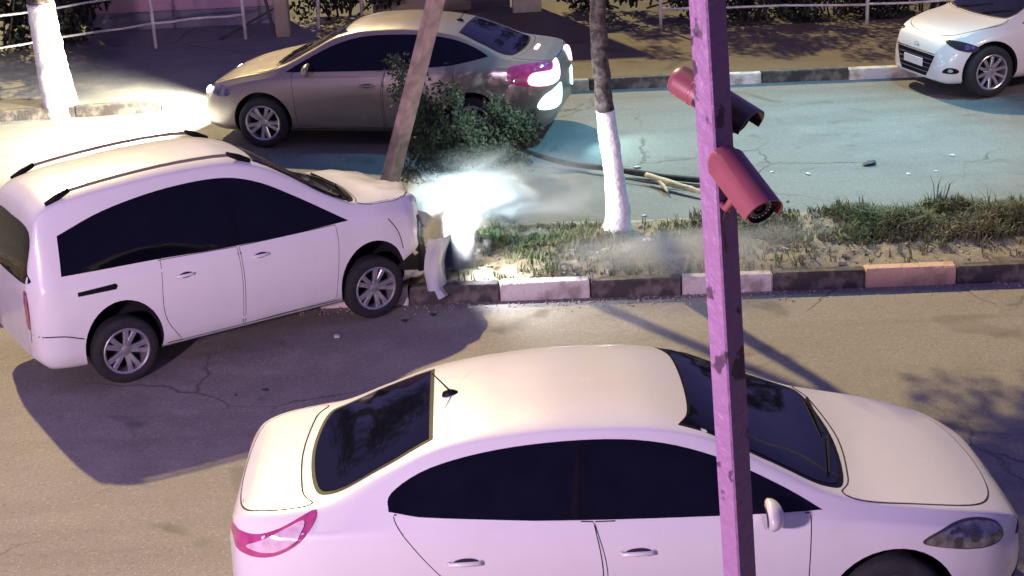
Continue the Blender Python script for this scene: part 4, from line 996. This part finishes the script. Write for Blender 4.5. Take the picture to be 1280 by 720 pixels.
beam('upright', (0, 0, -.05), (-.22, 0, 1.3), .05, .05, M['steel_dark'], None, None, parent=brc)
beam('strut', (-1.05, .05, -.05), (.03, .0, .50), .04, .04, M['steel_dark'], None, None, parent=brc)
tag(MB().box((0, 0, .9), (.50, .35, 2.1), ch=.02).box((0, 0, .02), (.62, .46, .14), ch=.02).build('cream_pillar', M['cream'], None, False, (.50, 28.25, .05)), 'short thick cream pillar at the back of the pavement behind the silver saloon', 'pillar')
tag(MB().box((0, 0, 2.2), (2.4, .3, 4.6), ch=.02).box((0, -.02, .1), (2.44, .34, .2), ch=.02).build('beige_wall', M['beige_wall'], None, False, (-1.0, 29.3, .0)), 'beige wall above the roof of the silver saloon', 'wall')
def shrub(loc, w_, d_, h_, n, size, seed, label, group=None, m=None):
    root = empty('shrub', loc); tag(root, label, 'shrub', group)
    r_ = random.Random(seed); cc = []
    for k in range(int(12+w_*12)):
        q = Vector((r_.uniform(-.5, .5)*w_, r_.uniform(-.5, .5)*d_, (.04+.96*r_.random()**1.3)*h_)); cc.append((q, r_.uniform(.7, 1.3)))
        if k % 3 == 0: MB().tube([(q.x*.3, q.y*.3, -.05), (q.x*.7, q.y*.7, q.z*.5), q], [.02, .014, .005], 5).build('stem', M['branch'], root, True)
    vs, fs = leafcloud(clumps(cc, .34), n, size, seed); mk('foliage', vs, fs, m or M['leaf_hedge'], root)
shrub((-8.4, 26.9, .14), 3.6, 1.6, 3.4, 10000, .13, 31, 'big dark shrub at the left edge behind the rail fence')
shrub((-7.7, 28.9, .14), 1.7, 1.0, 4.4, 8000, .13, 35, 'tall dark shrub added to fill and shade the gap at the left end of the pink wall')  # added so the sunlit gap beside the wall falls dark
shrub((-11.2, 27.6, .14), 2.6, 1.4, 4.4, 8000, .14, 36, 'tall shrub added outside the left edge of the picture to block the sun')  # unseen shrub, added to keep the sun off the left pavement
shrub((-2.75, 29.0, .14), 1.9, 1.0, 3.9, 5200, .11, 32, 'dark purple looking shrub between the steel brace and the beige wall')
shrub((2.3, 28.4, .14), 2.7, 1.3, 4.0, 7000, .11, 33, 'dark shrub at the back of the pavement above the median tree')
for k, x in enumerate((4.1, 5.6, 7.1, 8.6, 10.1)):
    shrub((x, 27.0+rnd.uniform(0, .3), 0), 1.7, 1.2, 3.1, 5200, .10, 40+k, ['dark hedge bush at the left end of the right rail fence', 'dark hedge bush behind the middle of the right rail fence', 'dark hedge bush behind the bonnet of the hatchback', 'dark hedge bush behind the windscreen of the hatchback', 'dark hedge bush outside the right edge of the picture'][k], 'hedge bushes behind the rail fence')

# ------------------------------------------------------------------ small debris on the roads
M['debris_dark'] = mat('broken_black_plastic', (.03, .03, .035), .4, var=.3)
M['debris_pale'] = mat('broken_pale_plastic', (.62, .62, .62), .4, var=.3)
def shard(x, y, z, s_, m, label, seed, name='debris_piece'):
    r_ = random.Random(seed); bm = bmesh.new(); bmesh.ops.create_icosphere(bm, subdivisions=1, radius=1)
    for v in bm.verts: v.co = Vector((v.co.x*s_*r_.uniform(.7, 1.3), v.co.y*s_*.7*r_.uniform(.6, 1.3), v.co.z*s_*.3*r_.uniform(.5, 1.3)))
    me = bpy.data.meshes.new(name); bm.to_mesh(me); bm.free(); me.materials.append(m)
    o = bpy.data.objects.new(name, me); C.objects.link(o); o.location = (x, y, z+s_*.25); o.rotation_euler = (0, 0, r_.uniform(0, 3)); tag(o, label, 'debris')
    return o
shard(-1.02, 14.23, 0, .045, M['debris_dark'], 'black plastic scrap on the road beside the front wheel of the crashed car', 1)
shard(-2.14, 12.80, 0, .035, M['debris_dark'], 'bigger dark scrap in the crashed car\'s shadow, above the boot of the big saloon', 2)
shard(-2.38, 12.72, 0, .022, M['debris_dark'], 'tiny dark scrap in the crashed car\'s shadow, left of a bigger one', 3)
shard(3.72, 16.60, .10, .13, M['debris_dark'], 'black broken piece on the back kerb of the median, right of the cameras', 4)
shard(4.26, 18.5, 0, .10, M['debris_dark'], 'thin dark scrap in the middle of the far road', 5)
shard(-1.62, 13.92, 0, .05, M['debris_pale'], 'pale broken plastic piece under the sill behind the front wheel of the crashed car', 7)
shard(-.75, 14.35, 0, .04, M['debris_dark'], 'black broken bit on the road under the torn bumper', 8)
shard(3.09, 17.25, 0, .03, M['debris_dark'], 'small dark crumb on the far road right of the lower camera', 6)
for i, (x, y, s_, lab) in enumerate((
    (1.40, 15.62, .085, 'white crumpled scrap on the soil in front of the limewashed tree'),
    (1.48, 17.0, .04, 'pale crumb of debris just behind the median tree on its right'),
    (1.57, 18.86, .05, 'pale crumb on the far road above the fallen stem, beside the limewashed trunk'),
    (3.5, 18.24, .045, 'pale chip on the far road between the lower camera and the thin dark scrap'),
    (4.62, 18.05, .035, 'small pale chip on the far road, just right of the thin dark scrap'),
    (4.95, 18.1, .03, 'small pale chip on the far road, rightmost but one'),
    (5.3, 18.7, .04, 'pale chip on the far road farthest to the right and nearest the hatchback'),
    (3.11, 18.4, .03, 'pale chip on the far road just right of the lower camera'),
    (-.4, 14.5, .025, 'tiny pale chip at the foot of the near kerb by the torn bumper'))):
    z = soil_z(x, y)-.01 if kerb_y(x, 'near')+.1 < y < kerb_y(x, 'mid') else 0
    shard(x, y, z, s_, M['debris_pale'], lab, 20+i)['group'] = 'pale chips of debris'

# ------------------------------------------------------------------ street lamps (read off the coloured light; masts added outside the picture)
M['mast'] = mat('galvanised_mast', (.4, .4, .42), .5, metal=.6)
def street_lamp(base, head, aim, col, energy, spot, blend, radius, label, em):
    root = empty('street_lamp', base); tag(root, label, 'street lamp')
    b = Vector(base); h = Vector(head)-b
    MB().tube([(0, 0, 0), (0, 0, h.z*.6), (0, 0, h.z-.5), (h.x*.15, h.y*.15, h.z-.05), (h.x*.5, h.y*.5, h.z+.12), (h.x, h.y, h.z+.12)], [.10, .08, .06, .05, .04, .035], 12).build('mast', M['mast'], root, True)
    g = MB(); a_ = math.atan2(h.y, h.x); g.box((h.x, h.y, h.z+.12), (.6, .26, .10), Matrix.Rotation(a_, 4, 'Z'), ch=.02); g.build('lamp_head', M['mast'], root)
    g = MB(); g.box((h.x, h.y, h.z+.06), (.46, .2, .02), Matrix.Rotation(a_, 4, 'Z')); g.build('lamp_glass', em, root)
    l = bpy.data.lights.new('lamp', 'SPOT'); l.energy = energy; l.color = col; l.spot_size = R(spot); l.spot_blend = blend; l.shadow_soft_size = radius
    o = bpy.data.objects.new('lamp', l); C.objects.link(o); o.location = h+Vector((0, 0, .02)); o.parent = root
    o.rotation_euler = (Vector(aim)-Vector(head)).to_track_quat('-Z', 'Y').to_euler()
street_lamp((-8.0, .5, 0), (-6.0, 1.0, 4.2), (0, 13, 0), (1.0, .70, .97), 4300, 120, .6, .35, 'street lamp with violet light beside the camera, left of the picture', emis('violet_lamp_glass', (.8, .6, 1), 8))
street_lamp((9.6, 22.95+.6, 0), (6.0, 20.4, 8.5), (3.0, 19.3, 0), (.20, .76, 1.0), 5200, 62, 1.0, .2, 'street lamp with cyan white light over the far road, right of the picture', emis('cyan_lamp_glass', (.5, .95, 1), 8))
street_lamp((15, 9, 0), (12.5, 11, 8.0), (5.5, 24, 0), (1.0, .72, .48), 2900, 70, .8, .15, 'street lamp with warm light on the near side, right of the picture', emis('warm_lamp_glass', (1, .8, .5), 8))
def headlamp_beam(parent, loc, d, col, energy, size, blend=.6):
    l = bpy.data.lights.new('headlamp_light', 'SPOT'); l.energy = energy; l.color = col; l.spot_size = R(size); l.spot_blend = blend; l.shadow_soft_size = .04
    o = bpy.data.objects.new('headlamp_light', l); C.objects.link(o); o.parent = parent; o.location = loc; o.rotation_euler = Vector(d).to_track_quat('-Z', 'Y').to_euler()
for sd in (-1, 1): headlamp_beam(grey.root, (2.34, sd*.6, .72), (1, .30+sd*.1, -.30), (1, .95, .74), 2600, 112)
headlamp_beam(mpv.root, (2.40, .52, .66), (1, .1, .02), (.74, .97, 1), 620, 90)
headlamp_beam(mpv.root, (2.44, -.62, .78), (.9, -.35, -.25), (.92, .95, 1), 170, 165)
for (x, y, z, col, e_) in ((-2.55, .62, .62, (.55, 1, .98), 60),): headlamp_beam(grey.root, (x, y, z), (-1, .3, -.3), col, e_, 130)

# ------------------------------------------------------------------ steam from the smashed nose
def steam(loc, dims, dens, sc, seed, col, name):
    m = bpy.data.materials.new(name); m.use_nodes = True; t = m.node_tree; t.nodes.clear(); L = t.links.new
    out = N(t, 'ShaderNodeOutputMaterial'); pv = N(t, 'ShaderNodeVolumePrincipled'); pv.inputs['Color'].default_value = (*col, 1); pv.inputs['Anisotropy'].default_value = .1
    tc = N(t, 'ShaderNodeTexCoord'); ln = N(t, 'ShaderNodeVectorMath', operation='LENGTH'); L(tc.outputs['Object'], ln.inputs[0])
    no = N(t, 'ShaderNodeTexNoise'); no.inputs['Scale'].default_value = sc; no.inputs['Detail'].default_value = 7; no.inputs['Distortion'].default_value = .6
    mp = N(t, 'ShaderNodeMapping'); mp.inputs['Location'].default_value = (seed, seed*2, 0); L(tc.outputs['Object'], mp.inputs[0]); L(mp.outputs[0], no.inputs['Vector'])
    fall = N(t, 'ShaderNodeMapRange'); fall.inputs[1].default_value = .15; fall.inputs[2].default_value = 1.0; fall.inputs[3].default_value = 1; fall.inputs[4].default_value = 0; fall.interpolation_type = 'SMOOTHSTEP'
    L(ln.outputs['Value'], fall.inputs[0])
    nr = N(t, 'ShaderNodeMapRange'); nr.inputs[1].default_value = .38; nr.inputs[2].default_value = .68; L(no.outputs['Fac'], nr.inputs[0])
    ad = N(t, 'ShaderNodeMath', operation='MULTIPLY_ADD'); L(nr.outputs[0], ad.inputs[0]); ad.inputs[1].default_value = 1.5; ad.inputs[2].default_value = -.75
    mu = N(t, 'ShaderNodeMath', operation='ADD', use_clamp=True); mq = N(t, 'ShaderNodeMath', operation='MULTIPLY'); L(fall.outputs[0], mu.inputs[0]); L(ad.outputs[0], mu.inputs[1])
    m2 = N(t, 'ShaderNodeMath', operation='MULTIPLY'); L(mu.outputs[0], mq.inputs[0]); L(fall.outputs[0], mq.inputs[1]); L(mq.outputs[0], m2.inputs[0]); m2.inputs[1].default_value = dens; L(m2.outputs[0], pv.inputs['Density']); L(pv.outputs[0], out.inputs['Volume'])
    bm = bmesh.new(); bmesh.ops.create_icosphere(bm, subdivisions=3, radius=1); me = bpy.data.meshes.new('steam'); bm.to_mesh(me); bm.free(); me.materials.append(m)
    o = bpy.data.objects.new('steam', me); C.objects.link(o); o.location = loc; o.scale = dims; return o
for (loc, dims, dens, sc, seed, lab, nm) in (
    ((-.58, 15.25, .44), (.44, .52, .46), 20, 1.5, 1, 'dense white steam bursting out of the smashed nose of the people carrier', 'thick_steam'),
    ((-.20, 16.25, .52), (.78, .55, .32), 18, 1.6, 6, 'white plume of steam blowing right from the smashed nose towards the limewashed tree', 'plume_steam'),
    ((.10, 16.7, .45), (1.6, 1.3, .52), 2.0, 1.8, 4, 'thin blue grey steam drifting over the median behind the white plume', 'thin_steam'),
    ((1.7, 14.9, .32), (1.9, .75, .36), 1.7, 1.4, 9, 'faint wisp of steam over the kerb beside the camera pole', 'faint_steam')):
    tag(steam(loc, dims, dens, sc, seed, (.97, .98, 1), nm), lab, 'steam', kind='stuff')
